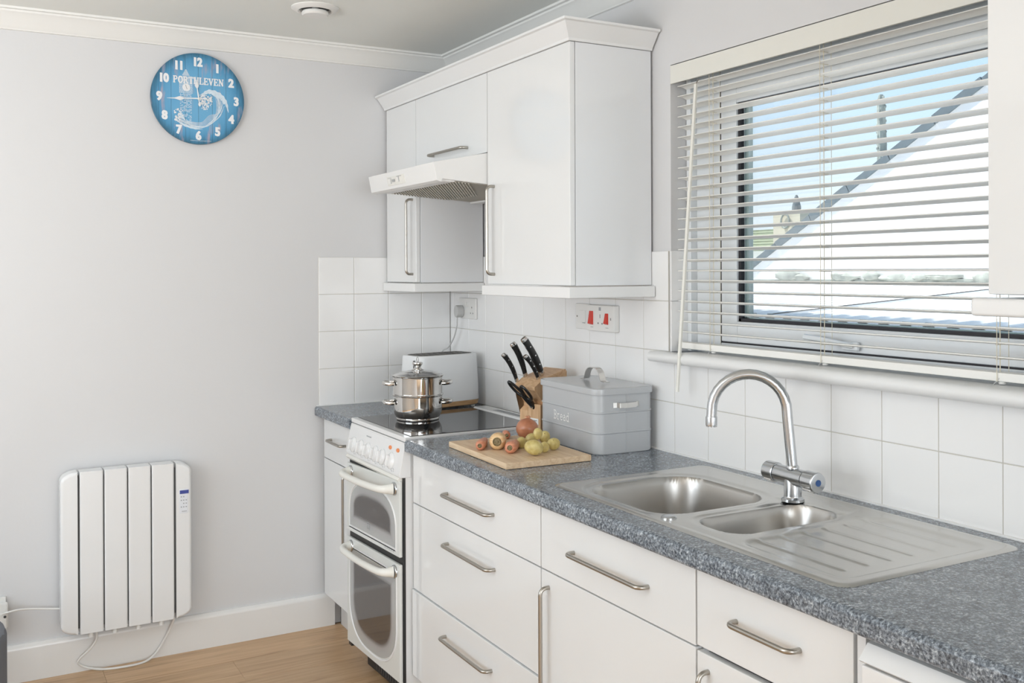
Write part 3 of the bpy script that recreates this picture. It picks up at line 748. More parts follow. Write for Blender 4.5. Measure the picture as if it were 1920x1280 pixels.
def frit_glass(name, parent, outline, inner_scale, cz, x):
    """door window: pale printed border fading to dark glass, from nested outlines"""
    m, t, b = nodes_of(name+'_glass'); at = t.nodes.new('ShaderNodeVertexColor'); at.layer_name = 'frit'
    sx = t.nodes.new('ShaderNodeSeparateColor'); t.links.new(at.outputs['Color'], sx.inputs[0])
    r = ramp(t, [(0.0, (0.42, 0.43, 0.425)), (0.30, (0.36, 0.36, 0.36)), (0.70, (0.085, 0.076, 0.074)), (1.0, (0.055, 0.047, 0.044))])
    t.links.new(sx.outputs[0], r.inputs[0]); t.links.new(r.outputs[0], b.inputs['Base Color']); b.inputs['Roughness'].default_value = 0.05
    b.inputs['Specular IOR Level'].default_value = 0.9
    bm = B(); rings = []; N = 9
    cyy = sum(p[0] for p in outline)/len(outline)
    lay = bm.loops.layers.color.new('frit'); vals = {}
    yy = [p[0] for p in outline]; zz = [p[1] for p in outline]; W = (max(yy)-min(yy))/2; H = (max(zz)-min(zz))/2; cm = (max(zz)+min(zz))/2
    for k in range(N):
        d = .052*k/(N-1); fy = 1-d/W; fz = 1-d/H
        ring = [bm.verts.new((x, cyy+(p[0]-cyy)*fy, cm+(p[1]-cm)*fz)) for p in outline]
        for v in ring: vals[v] = k/(N-1)
        rings.append(ring)
    n = len(outline)
    for A, D in zip(rings, rings[1:]):
        for i in range(n): bm.faces.new([A[i], A[(i+1) % n], D[(i+1) % n], D[i]])
    bm.faces.new(rings[-1])
    bk = [bm.verts.new((x+.004, v.co.y, v.co.z)) for v in rings[0]]
    for v in bk: vals[v] = 0
    for i in range(n): bm.faces.new([bk[i], bk[(i+1) % n], rings[0][(i+1) % n], rings[0][i]])
    for f in bm.faces:
        for l in f.loops: q = vals[l.vert]; l[lay] = (q, q, q, 1)
    bmesh.ops.recalc_face_normals(bm, faces=bm.faces); TZ(bm)
    return part(name, bm, m, parent)
def oven_door(z0, z1, outline, hz):
    bm = B(); box(bm, XO, -.6125, cy0+.006, cy1-.002, z0, z1, .003); TZ(bm); d = part('oven_door', bm, M_oven, ck)
    cyy = sum(p[0] for p in outline)/len(outline); zz = [p[1] for p in outline]; cm = (max(zz)+min(zz))/2
    W = (max(p[0] for p in outline)-min(p[0] for p in outline))/2; H = (max(zz)-min(zz))/2
    ol = [(cyy+(p[0]-cyy)*(1+.008/W), cm+(p[1]-cm)*(1+.008/H)) for p in outline]
    bm = B(); tube(bm, [(XO-.0002, *p) for p in ol+[ol[0], ol[1]]], .0034, 6, cap=False); TZ(bm); part('window_trim', bm, M_enamel, d)
    frit_glass('door_glass', d, outline, .8, cm, XO-.0016)
    # curved bar handle with chrome collars
    ya, yb = cy1-.050, cy0+.045
    P3 = smooth_path([(XO-.006, ya, hz), (XO-.034, ya-.010, hz), (XO-.047, ya-.055, hz-.001), (XO-.052, (ya+yb)/2, hz-.002), (XO-.047, yb+.055, hz-.001), (XO-.034, yb+.010, hz), (XO-.006, yb, hz)], 6)
    nP = len(P3); rr = [.0115+.0075*abs(2*i/(nP-1)-1)**3 for i in range(nP)]
    bm = B(); tube(bm, P3, rr, 14); TZ(bm); h = part('door_handle', bm, M_cream, d)
    for yy in (ya, yb):
        bm = B(); lathe(bm, [(.0220, 0), (.0220, .004), (.0205, .0065), (.0195, .007)], 22, Matrix.Translation((XO, yy, hz)) @ Matrix.Rotation(-PI/2, 4, 'Y')); TZ(bm); part('collar', bm, M_chrome, h)
    return d
yc, hw = -.668, .213
o1 = [(yc-hw, .5280), (yc+hw, .5280)] + [(yc+hw*math.copysign(abs(math.cos(a))**.80, math.cos(a)), .585+.112*abs(math.sin(a))**.86) for a in [i*PI/26 for i in range(27)]]
d1 = oven_door(.5020, .7500, o1, .7215)
bm = B(); 
for i in range(5): box(bm, XO-.0006, XO, -.795-.018*i, -.789-.018*i, .511-.001, .515)
TZ(bm); part('marks', bm, M_greymark, d1, kind='stuff')
bm = B(); box(bm, XO-.0026, XO-.0018, -.655, -.628, .544, .5455); box(bm, XO-.0026, XO-.0018, -.655, -.628, .566, .568); box(bm, XO-.0026, XO-.0018, -.653, -.630, .549, .562); TZ(bm); part('badge', bm, M_greymark, d1)
o2 = [(yc+hw, .4380), (yc-hw-.003, .4380)] + [(yc-(hw+.003)*math.copysign(abs(math.cos(a))**.72, math.cos(a)), .275-.150*abs(math.sin(a))**.86) for a in [i*PI/28 for i in range(29)]]
oven_door(.0940, .4790, o2, .4500)
bm = B(); box(bm, -.575, -.55, cy0+.01, -.495, .020, .072); TZ(bm)
pl_ = part('plinth_grille', bm, M_black, ck)
bm = B()
for i in range(15): box(bm, -.578, -.574, -.600-.021*i, -.590-.021*i, .030, .074)
TZ(bm); part('grille_bar', bm, M_dark, pl_)
bm = B(); box(bm, -.620, -.600, cy1-.034, cy1-.006, .070, .0855, .002); part('hinge_cap', bm, M_black, ck)
for yy in (cy1-.06, cy0+.02):
    bm = B(); lathe(bm, [(.018, 0), (.018, .012), (.010, .014), (.010, .09)], 16, Matrix.Translation((-.500, yy, 0))); part('foot', bm, M_black, ck)
for yy in (cy1-.018, cy0+.02):
    bm = B(); lathe(bm, [(.018, 0), (.018, .012), (.010, .014), (.010, .09)], 16, Matrix.Translation((-.06, yy, 0))); part('foot', bm, M_black, ck)

# ================================================================== SINK AND TAP
def sdf_rr(x, y, cx, cy, hx, hy, r):
    qx, qy = abs(x-cx)-hx+r, abs(y-cy)-hy+r
    return math.hypot(max(qx, 0), max(qy, 0)) + min(max(qx, qy), 0) - r
def sst(a, b, x):
    t = min(max((x-a)/(b-a), 0), 1); return t*t*(3-2*t)
sx0, sx1, sy0_, sy1_ = SK
ZS = .8975
BIG = (-.3330, -1.9700, .1720, .1720, .085)      # cx, cy, hx, hy, r
SML = (-.3130, -2.2700, .1640, .0790, .060)
def sink_h(x, y):
    d = sdf_rr(x, y, (sx0+sx1)/2, (sy0_+sy1_)/2, (sx1-sx0)/2, (sy1_-sy0_)/2, .035)
    h = -.0022*(1-sst(.0, .006, -d)) + .0012*sst(.004, .012, -d) - .0012*sst(.016, .026, -d)
    # ledge around the bowls
    b = sdf_rr(x, y, *BIG); s = sdf_rr(x, y, *SML)
    h -= .0035*(1-sst(.008, .026, b))*sst(.0, .05, y+2.40 if False else 1)
    h -= .0022*(1-sst(.004, .018, s))
    h -= .150*sst(.004, .034, -b)**.8 if b < 0 else 0
    h -= .095*sst(.004, .030, -s)**.8 if s < 0 else 0
    # tap deck, slightly raised
    tdk = sdf_rr(x, y, -.128, -2.225, .040, .105, .030); h += .0022*(1-sst(-.008, .004, tdk))
    # drainer: shallow tray with ribs running along y
    dr = sdf_rr(x, y, -.300, -2.520, .205, .140, .035)
    if dr < .02 and s > .01:
        h -= .0045*(1-sst(-.016, .004, dr))*sst(.0, .05, (-2.38-y)+.02)
    if s > .008:
        for k in range(6):
            rx = -.455 + .062*k; L0 = -2.385 + (.05 if -.14 < rx else 0) ; L1 = -2.615
            if rx > -.16: L0 = -2.36
            rd = sdf_rr(x, y, rx, (L0+L1)/2, .0075, (L0-L1)/2, .0074); h += .0019*(1-sst(-.007, .003, rd))
    return h
stp = .0036
nx, ny = int((sx1-sx0)/stp), int((sy1_-sy0_)/stp)
V = {}; top_b, big_b, sml_b = B(), B(), B()
G_ = [[(sx0+(sx1-sx0)*i/nx, sy0_+(sy1_-sy0_)*j/ny) for j in range(ny+1)] for i in range(nx+1)]
Hh = [[sink_h(*G_[i][j]) for j in range(ny+1)] for i in range(nx+1)]
def vtx(bmx, cache, i, j):
    if (i, j) not in cache: cache[(i, j)] = bmx.verts.new((*G_[i][j], ZS+Hh[i][j]))
    return cache[(i, j)]
ca, cb_, cc = {}, {}, {}
rc = .024
for i in range(nx):
    for j in range(ny):
        x = (G_[i][j][0]+G_[i+1][j][0])/2; y = (G_[i][j][1]+G_[i][j+1][1])/2
        if sdf_rr(x, y, (sx0+sx1)/2, (sy0_+sy1_)/2, (sx1-sx0)/2, (sy1_-sy0_)/2, .035) > .0005: continue
        if sdf_rr(x, y, *BIG) < -.002: bx, c_ = big_b, cb_
        elif sdf_rr(x, y, *SML) < -.002: bx, c_ = sml_b, cc
        else: bx, c_ = top_b, ca
        bx.faces.new([vtx(bx, c_, i, j), vtx(bx, c_, i+1, j), vtx(bx, c_, i+1, j+1), vtx(bx, c_, i, j+1)])
sink = thing('inset_sink', 'stainless steel bowl and a half sink with ribbed drainer set in the worktop', 'sink', (-.297, -2.21, .8950))
part('sink_top', top_b, M_steel, sink, angle=80)
bl1 = part('bowl', big_b, M_bowl, sink, angle=89); bl2 = part('bowl', sml_b, M_bowl, sink, angle=89, label='small half bowl')
bm = B(); lathe(bm, [(.038, 0), (.038, .003), (.030, .004), (.018, .001), (0, .001)], 28, Matrix.Translation((BIG[0], BIG[1], ZS-.1565))); part('waste', bm, M_chrome, bl1)
bm = B(); lathe(bm, [(.0175, 0), (.0175, .003), (.015, .005), (.008, .0055), (0, .0055)], 26, Matrix.Translation((-.5020, -2.160, ZS-.001))); part('popup_knob', bm, M_chrome, sink)

TBX, TBY = -.158, -2.187
tap = thing('mixer_tap', 'tall chrome mixer tap with swan neck spout standing on the sink', 'tap', (TBX, TBY, ZS+.001))
bm = B(); lathe(bm, [(.0265, 0), (.0265, .006), (.0215, .009), (.0200, .012), (.0205, .050), (.016, .060)], 30, Matrix.Translation((TBX, TBY, ZS+.0026))); part('base', bm, M_chrome, tap)
TZc = .9570
tdir = Matrix.Rotation(math.radians(-4), 4, 'Z')
mY = Matrix.Translation((TBX, TBY, TZc)) @ tdir @ Matrix.Rotation(PI/2, 4, 'X')     # local z -> -y
bm = B(); lathe(bm, [(.0, -.050), (.0205, -.050), (.0205, .044), (0, .044)], 32, mY); part('body', bm, M_chrome, tap)
for s0, s1, nm in ((-.0895, -.0515, 'handle'), (.0455, .0850, 'handle')):
    bm = B(); a_, b2 = (s0, s1)
    lathe(bm, [(0, a_), (.0205, a_), (.0230, a_+.003), (.0235, b2-.004), (.0220, b2-.001), (.019, b2), (0, b2)], 32, mY)
    h = part(nm, bm, M_chrome, tap)
    bm = B(); box(bm, .012, .0245, -.0085, .0085, a_+.006, b2-.006, .002, 2, mY @ Matrix.Rotation(math.radians(-118), 4, 'Z')); part('lever_pad', bm, M_polish, h)
    if s0 > 0:
        bm = B(); lathe(bm, [(.0075, 0), (.0075, .0012), (0, .0014)], 22, mY @ Matrix.Translation((0, 0, b2-.0002))); part('blue_marker', bm, M_blue, h)
# swan neck in the plane through the base towards the bowl
dx_, dy_ = -.142, .119
def SP(t_, z): return (TBX+dx_*t_, TBY+dy_*t_, z)
A0, A1 = .075, 1.0
pts = [SP(0, .972), SP(.030, 1.030), SP(.062, 1.095)]
cx_, rx_ = (.066+1.0)/2, (1.0-.066)/2
for i in range(0, 17):
    a = PI - PI*i/16; pts.append(SP(cx_+rx_*math.cos(a), 1.108+.0870*math.sin(a)))
pts += [SP(1.004, 1.093)]
bm = B(); tube(bm, pts, .0122, 18); part('spout', bm, M_chrome, tap)
bm = B(); p = SP(1.005, 0); lathe(bm, [(.0132, 1.071), (.0138, 1.074), (.0138, 1.092), (.0125, 1.094)], 20, Matrix.Translation((p[0], p[1], 0)))
for k in range(8): box(bm, -.002, .002, .009, .0125, 1.0685, 1.072, 0, 2, Matrix.Translation((p[0], p[1], 0)) @ Matrix.Rotation(k*PI/4, 4, 'Z'))
part('aerator', bm, M_chrome, tap)
bm = B(); lathe(bm, [(.0150, .9765), (.0150, .9800), (.0125, .9840)], 22, Matrix.Translation((TBX, TBY, 0))); part('spout_ring', bm, M_chrome, tap)

# ================================================================== RADIATOR
YR = -.085
rad = thing('electric_radiator', 'white slim electric radiator with four ribs hung on the left wall', 'radiator', (-1.336, -.05, .155))
zr0, zr1 = .1555, .7325
cols = [(-1.4985, -1.4205), (-1.4165, -1.3395), (-1.3355, -1.2585), (-1.2545, -1.1765)]
for a, b_ in cols:
    bm = B(); prism(bm, [(a, -.022), (a, YR+.004), (a+.004, YR+.0005), (b_-.004, YR+.0005), (b_, YR+.004), (b_, -.022)], 'z', zr0, zr1, bev=.0015); part('rib', bm, M_enamel, rad)
def endcap(xin, xout):
    s = 1 if xout > xin else -1; w_ = abs(xout-xin); r = min(w_, .057)
    out = [(xin, zr0)] + [(xout-s*r+s*r*math.cos(a), zr0+.034+.034*math.sin(a)) for a in [(-PI/2)+i*PI/2/8 for i in range(9)]] + [(xout-s*r+s*r*math.cos(a), zr1-.034+.034*math.sin(a)) for a in [i*PI/2/8 for i in range(9)]] + [(xin, zr1)]
    t = B(); prism(t, out, 'y', -.022, YR+.001)
    bmesh.ops.recalc_face_normals(t, faces=t.faces)
    ed = [e_ for e_ in t.edges if all(abs(v.co.y-(YR+.001)) < 1e-5 for v in e_.verts) and not all(abs(v.co.x-xin) < 1e-5 for v in e_.verts)]
    bmesh.ops.bevel(t, geom=ed, offset=.011, segments=3, profile=.5, affect='EDGES'); return t
part('end_cap', endcap(-1.5055, -1.5610), M_enamel, rad); cap = part('end_cap', endcap(-1.1695, -1.1130), M_enamel, rad)
bm = B(); box(bm, -1.545, -1.128, -.070, -.024, .175, .712); part('core', bm, M_darkmark, rad)
bm = B(); box(bm, -1.158, -1.1275, YR-.0002, YR+.0025, .5440, .6345, .001, 1); cp = part('control_panel', bm, M_panelprint, cap)
bm = B(); box(bm, -1.1565, -1.1245, YR-.0010, YR+.0005, .6170, .6300); part('display', bm, M_bluescreen, cp)
for zz in (.606, .593, .581, .568):
    for xx in (-1.151, -1.1425, -1.1335):
        if (zz, xx) in ((.606, -1.1335), (.581, -1.151)): continue
        bm = B(); box(bm, xx-.0022, xx+.0022, YR-.0008, YR+.0005, zz-.0020, zz+.0020); part('button', bm, M_greymark, cp)
bm = B()
for i in range(5): box(bm, -1.149+.0036*i, -1.1466+.0036*i, YR-.0008, YR+.0005, .5500, .5535)
part('lettering', bm, M_greymark, cp, kind='stuff')
for x in (-1.462, -1.3815, -1.301, -1.221):
    bm = B(); lathe(bm, [(.009, 0), (.009, .008), (.006, .018)], 12, Matrix.Translation((x, -.068, .1385))); part('foot_cap', bm, M_plastic, rad)
for x in (-1.45, -1.22):
    bm = B(); box(bm, x-.02, x+.02, -.024, .0035, .60, .66); part('wall_bracket', bm, M_dark, rad)
bm = B(); tube(bm, smooth_path([(-1.442, -.050, .1535), (-1.442, -.050, .118), (-1.462, -.040, .085), (-1.495, -.030, .052), (-1.500, -.026, .034), (-1.470, -.024, .0135), (-1.42, -.044, .0045), (-1.34, -.060, .0045), (-1.272, -.046, .0055), (-1.228, -.028, .030), (-1.192, -.030, .090), (-1.1735, -.046, .140), (-1.1735, -.050, .1530)], 6), .0042, 8)
solo('loose_cable', bm, M_plastic, 'white cable looping below the radiator down to the floor', 'cable')
# plug and timer at the left edge with its flex
sk = thing('wall_socket', 'white wall socket at the left edge beside the radiator', 'socket', (-1.79, 0, .27))
bm = B(); box(bm, -1.876, -1.730, -.010, .0035, .222, .308, .003); part('face_plate', bm, M_plastic, sk)
pg = thing('timer_plug', 'white plug in timer with grey dial in the socket at the left edge', 'plug', (-1.755, -.03, .20))
bm = B(); box(bm, -1.790, -1.724, -.034, -.0105, .205, .292, .006); box(bm, -1.790, -1.728, -.048, -.033, .205, .262, .006); part('housing', bm, M_plastic, pg)
bm = B(); lathe(bm, [(.0045, 0), (.0045, .002), (0, .0025)], 14, Matrix.Translation((-1.735, -.048, .250)) @ Matrix.Rotation(PI/2, 4, 'X')); part('screw', bm, M_dark, pg)
bm = B(); tube(bm, smooth_path([(-1.745, -.052, .262), (-1.70, -.052, .268), (-1.66, -.040, .262), (-1.60, -.032, .250), (-1.555, -.032, .243), (-1.52, -.034, .240)], 6), .0034, 8)
solo('power_flex', bm, M_plastic, 'white flex running from the timer plug to the radiator', 'cable')

# ================================================================== SOCKETS ON THE TILES
s1 = thing('wall_socket', 'white double wall socket in the corner behind the toaster', 'socket', (0, -.186, 1.285))
bm = B(); box(bm, -.012, -.0025, -.2640, -.1090, 1.2420, 1.3280, .003); fp = part('face_plate', bm, M_plastic, s1)
for yy in (-.176, -.197): bm = B(); box(bm, -.0145, -.011, yy-.005, yy+.005, 1.292, 1.312, .001); part('switch', bm, M_plastic, fp)
for dy, dz, h in ((0, .012, .007), (-.011, -.012, .005), (.011, -.012, .005)):
    bm = B(); box(bm, -.0123, -.011, -.2290+dy-.0022, -.2290+dy+.0022, 1.278+dz-h/2, 1.278+dz+h/2); part('pin_hole', bm, M_darkmark, fp)
pl2 = thing('toaster_plug', 'pale grey plug and flex in the double socket behind the toaster', 'plug', (-.03, -.143, 1.26))
bm = B(); prism(bm, [(-.143+.020*math.cos(a), 1.272+.026*math.sin(a)) for a in [i*2*PI/18 for i in range(18)]], 'x', -.045, -.0125, bev=.004); part('plug_body', bm, M_flex, pl2)
bm = B(); tube(bm, smooth_path([(-.036, -.143, 1.250), (-.036, -.140, 1.225), (-.034, -.132, 1.205), (-.034, -.100, 1.155), (-.040, -.060, 1.115), (-.055, -.036, 1.098), (-.062, -.034, 1.06), (-.065, -.034, .99)], 6), .0030, 8); part('flex', bm, M_flex, pl2)
s2 = thing('fused_switch', 'small square white fused switch left of the red cooker switch', 'switch', (0, -1.068, 1.286))
bm = B(); box(bm, -.012, -.0025, -1.1095, -1.0250, 1.2430, 1.3290, .002); fp = part('face_plate', bm, M_plastic, s2)
bm = B(); box(bm, -.0135, -.011, -1.087, -1.048, 1.266, 1.306, .001); part('fuse_holder', bm, M_plastic, fp)
bm = B(); box(bm, -.0145, -.011, -1.085, -1.070, 1.2630, 1.2650); part('marks', bm, M_greymark, fp)
for yy in (-1.0345, -1.099): bm = B(); box(bm, -.0128, -.011, yy-.002, yy+.002, 1.283, 1.288); part('screw', bm, M_darkmark, fp)
s3 = thing('cooker_switch', 'white cooker switch plate with two red rockers under the wall cabinet', 'switch', (0, -1.19, 1.286))
bm = B(); box(bm, -.024, -.0025, -1.2710, -1.1115, 1.2410, 1.3270, .003); fp = part('face_plate', bm, M_plastic, s3)
def rocker(y, z0, z1, w_):
    bm = B(); prism(bm, [(-.023, z0), (-.0335, z0+.004), (-.0300, (z0+z1)/2), (-.0262, z1), (-.023, z1)], 'y', y-w_/2, y+w_/2, bev=.001); part('rocker', bm, M_red, fp)
rocker(-1.1400, 1.2610, 1.3070, .021); rocker(-1.2300, 1.2640, 1.3010, .0165)
for y, z, a, b_ in ((-1.191, 1.291, .0012, .006), (-1.180, 1.2675, .0022, .0026), (-1.203, 1.2665, .0022, .0026), (-1.1245, 1.288, .0016, .004), (-1.2520, 1.2830, .0016, .004)):
    bm = B(); box(bm, -.0243, -.023, y-a, y+a, z-b_, z+b_); part('pin_hole', bm, M_darkmark, fp)
for y in (-1.1430, -1.2310):
    bm = B(); box(bm, -.0243, -.023, y-.008, y+.008, 1.2525, 1.2545); part('marks', bm, M_greymark, fp)
bm = B(); box(bm, -.0243, -.023, -1.196, -1.184, 1.309, 1.320); part('label_mark', bm, M_greymark, fp)

# ================================================================== CEILING VENT
vt = thing('ceiling_vent', 'round white air vent with central disc on the ceiling', 'vent', (-.775, -.535, ZC))
VC = Matrix.Translation((-.775, -.535, ZC)) @ Matrix.Rotation(PI, 4, 'X')
bm = B(); lathe(bm, [(.083, 0), (.083, .003), (.074, .009), (.060, .013), (.055, .010), (.052, .001)], 40, VC, cap0=False, cap1=False); part('ring', bm, M_plastic, vt)
bm = B(); lathe(bm, [(.052, .0008), (0, .001)], 30, VC, cap0=False); part('throat', bm, M_black, vt)
bm = B(); lathe(bm, [(.012, .001), (.012, .012), (.044, .013), (.047, .017), (.047, .023), (.042, .028), (0, .029)], 36, VC); part('disc', bm, M_plastic, vt)

# ================================================================== CHAIR AT THE LEFT EDGE
ch = thing('tub_chair', 'grey blue upholstered chair just entering the picture at bottom left', 'chair', (-2.08, -.58, 0))
bm = B()
outer = [(-2.08+.335*math.cos(a), -.58+.30*math.sin(a)) for a in [math.radians(d) for d in range(-90, 91, 10)]]
inner = [(-2.08+.265*math.cos(a), -.58+.23*math.sin(a)) for a in [math.radians(d) for d in range(90, -91, -10)]]
prism(bm, outer+inner, 'z', .10, .390, bev=.025); part('backrest', bm, M_chair, ch)
bm = B(); box(bm, -2.40, -1.835, -.79, -.37, .12, .30, .03); part('seat', bm, M_chair, ch)
for x, y in ((-2.36, -.77), (-2.36, -.39), (-1.90, -.74), (-1.90, -.42)):
    bm = B(); tube(bm, [(x, y, 0), (x, y, .13)], [.012, .02], 10); part('leg', bm, M_black, ch)

# ================================================================== STEAMER POT ON THE HOB
PX, PY, PZ = -.4120, -.5830, .9038
T0 = Matrix.Translation((PX, PY, PZ))
hd = math.radians(-21)                          # direction of the handle axis
def pan_handles(t, z, r, wid=.036, out=.036, drop=.0):
    for s in (0, PI):
        rot = T0 @ Matrix.Rotation(hd+s, 4, 'Z')
        pts = smooth_path([(r-.004, -wid, z), (r+.012, -wid*.95, z), (r+out*.85, -wid*.62, z+.002), (r+out, 0, z+.003), (r+out*.85, wid*.62, z+.002), (r+.012, wid*.95, z), (r-.004, wid, z)], 5)
        bm = B(); tube(bm, [rot @ p for p in pts], .0064, 10, flat=(.95, .55) if False else (1.0, .62)); part('handle', bm, M_polish, t)
pot = thing('saucepan', 'shiny steel saucepan forming the lower tier on the hob', 'pan', (PX, PY, PZ))
bm = B(); lathe(bm, [(0, .0), (.0745, .0), (.0770, .0015), (.0775, .0055), (.0755, .0075), (.0800, .0125), (.0860, .0240), (.0885, .036), (.0890, .050), (.0890, .0850), (.0900, .0870), (.0920, .0878), (.0920, .0890), (.0895, .0892), (.0870, .0875), (.0870, .040), (.078, .014), (0, .010)], 64, T0, cap0=False, cap1=False); part('body', bm, M_polish, pot)
pan_handles(pot, .063, .089)
stm = thing('steamer_pan', 'shiny steel steamer insert stacked on the saucepan', 'pan', (PX, PY, PZ+.09))
bm = B(); lathe(bm, [(0, .0905), (.084, .0905), (.0845, .0900), (.0918, .0902), (.0945, .0912), (.0945, .0930), (.0900, .0948), (.0895, .0965), (.0895, .1530), (.0905, .1550), (.0935, .1562), (.0935, .1574), (.0900, .1578), (.0880, .156), (.0880, .096), (0, .094)], 64, T0, cap0=False, cap1=False); part('body', bm, M_polish, stm)
pan_handles(stm, .132, .0895)
lid = thing('glass_lid', 'domed glass pan lid with steel rim and knob on the steamer', 'lid', (PX, PY, PZ+.158))
bm = B(); lathe(bm, [(.0900, .1582), (.0945, .1588), (.0955, .1606), (.0940, .1622), (.0890, .1630), (.0885, .1612)], 64, T0, cap0=False, cap1=False); bmesh.ops.remove_doubles(bm, verts=bm.verts, dist=1e-6); part('rim', bm, M_polish, lid)
bm = B(); lathe(bm, [(.0892, .1616), (.080, .1660), (.060, .1725), (.040, .1765), (.018, .1785), (0, .1788), ], 48, T0, cap0=False); part('glass', bm, M_lidglass, lid)
bm = B(); lathe(bm, [(.0, .1786), (.0225, .1782), (.0230, .1800), (.0150, .1830), (.0125, .1870), (.0135, .1930), (.0185, .1990), (.0195, .2020), (.0190, .2055), (.0160, .2070), (0, .2075)], 36, T0); k_ = part('knob', bm, M_polish, lid)
bm = B(); tube(bm, [T0 @ Vector((.0, .008*math.cos(a), .2160+.0095*math.sin(a))) for a in [i*2*PI/16 for i in range(17)]], .0014, 6); part('hanging_ring', bm, M_polish, k_)

# ================================================================== TOASTER (own axes: x along the front, y to the back)
to = thing('toaster', 'white two slot toaster with wooden base in the worktop corner', 'toaster', (-.185, -.2880, .8955), math.radians(10))
def superell(hx, hy, p=5, n=56):
    o = []
    for i in range(n):
        a = 2*PI*i/n; c_, s_ = math.cos(a), math.sin(a)
        o.append((hx*math.copysign(abs(c_)**(2/p), c_), hy*math.copysign(abs(s_)**(2/p), s_)))
    return o
def loft(bm, secs, cap0=True, cap1=True):
    rings = [[bm.verts.new((x, y, z)) for x, y in pts] for pts, z in secs]; n = len(rings[0])
    for A, D in zip(rings, rings[1:]):
        for i in range(n): bm.faces.new([A[i], A[(i+1) % n], D[(i+1) % n], D[i]])
    if cap0: bm.faces.new(rings[0][::-1])
    if cap1: bm.faces.new(rings[-1])
    return bm
bm = B(); loft(bm, [(superell(.1550, .0835), .0300), (superell(.1555, .0840), .034), (superell(.1540, .0825), .09), (superell(.1505, .0790), .160), (superell(.1485, .0770), .204), (superell(.1470, .0755), .2115), (superell(.1440, .0725), .2145)]); part('shell', bm, M_toaster, to, world=False)
bm = B(); loft(bm, [(superell(.1470, .0755), .0085), (superell(.1515, .0805), .012), (superell(.1553, .0838), .0295)]); part('wooden_base', bm, M_toastwood, to, world=False)
bm = B(); loft(bm, [(superell(.1310, .0600), .2130), (superell(.1310, .0600), .2158)]); tp = part('top_plate', bm, M_slot, to, world=False)
for yy in (-.026, .026):
    bm = B(); box(bm, -.118, .118, yy-.0145, yy+.0145, .2152, .2164); s_ = part('slot', bm, M_black, tp, world=False)
    bm = B()
    for i in range(9): box(bm, -.108+.027*i, -.1065+.027*i, yy-.0145, yy+.0145, .2158, .2172)
    part('guard_wires', bm, M_handle, s_, world=False, kind='stuff')
bm = B(); box(bm, -.1550, -.1490, -.0450, -.0405, .085, .198); lv = part('lever_slot', bm, M_black, to, world=False)
bm = B(); box(bm, -.176, -.1505, -.066, -.030, .142, .158, .004); part('lever', bm, M_toaster, lv, world=False)
for x in (-.12, .12):
    for yy in (-.058, .058):
        bm = B(); lathe(bm, [(.008, 0), (.009, .010)], 12, Matrix.Translation((x, yy, 0))); part('foot', bm, M_cream, to, world=False)

# ================================================================== KNIFE BLOCK (faces -x, turned 12 degrees)
NF = Vector((-.978, -.208, 0)); NE = Vector((.208, -.978, 0)); KB0 = Vector((-.197, -.9580, .8962))
blk = thing('knife_block', 'slanted wooden knife block beside the hob with a white sticker', 'knife block', (-.115, -1.0, .8955))
def KP(a, e_, z): return KB0 + NF*a + NE*e_ + Vector((0, 0, z))
def kprism(poly, e0, e1, bev=.0015):
    t = B(); A = [t.verts.new(KP(a, e0, z)) for a, z in poly]; D = [t.verts.new(KP(a, e1, z)) for a, z in poly]; n = len(poly)
    t.faces.new(A); t.faces.new(D)
    for i in range(n): t.faces.new([A[i], A[(i+1) % n], D[(i+1) % n], D[i]])
    bmesh.ops.recalc_face_normals(t, faces=t.faces)
    if bev: bmesh.ops.bevel(t, geom=list(t.edges), offset=bev, segments=2, profile=.5, affect='EDGES')
    return t
part('lower_board', kprism([(0, 0), (0, .098), (-.020, .098), (-.020, 0)], .042, .104), M_beech, blk)
part('lower_board', kprism([(0, 0), (0, .072), (-.020, .086), (-.020, 0)], .0, .0415), M_beech, blk)
part('body', kprism([(-.0205, 0), (-.0205, .096), (.026, .148), (.029, .157), (-.012, .182), (-.020, .1845), (-.020, .0)], .0, .104), M_beech, blk)
part('body', kprism([(-.0205, 0), (-.0205, .1855), (-.060, .1955), (-.118, .2100), (-.124, .201), (-.124, 0)], .0, .104), M_beechtop, blk)
bm = B(); 
q = [KP(.0006, .054, .030), KP(.0006, .094, .030), KP(.0006, .094, .050), KP(.0006, .054, .050)]; q2 = [p - NF*.001 for p in q]
v = [bm.verts.new(p) for p in q+q2]
for f in ((0, 1, 2, 3), (0, 4, 5, 1), (1, 5, 6, 2), (2, 6, 7, 3), (3, 7, 4, 0)): bm.faces.new([v[i] for i in f])
bmesh.ops.recalc_face_normals(bm, faces=bm.faces); stk_ = part('sticker', bm, M_stickerw, blk)
bm = B()
for i in range(6):
    for r_ in range(2):
        c0 = KP(.0012, .060+.005*i, .034+.007*r_); box(bm, c0.x-.0004, c0.x+.0004, c0.y-.0016, c0.y+.0016, c0.z, c0.z+.0032)
part('sticker_print', bm, M_greymark, stk_, kind='stuff')
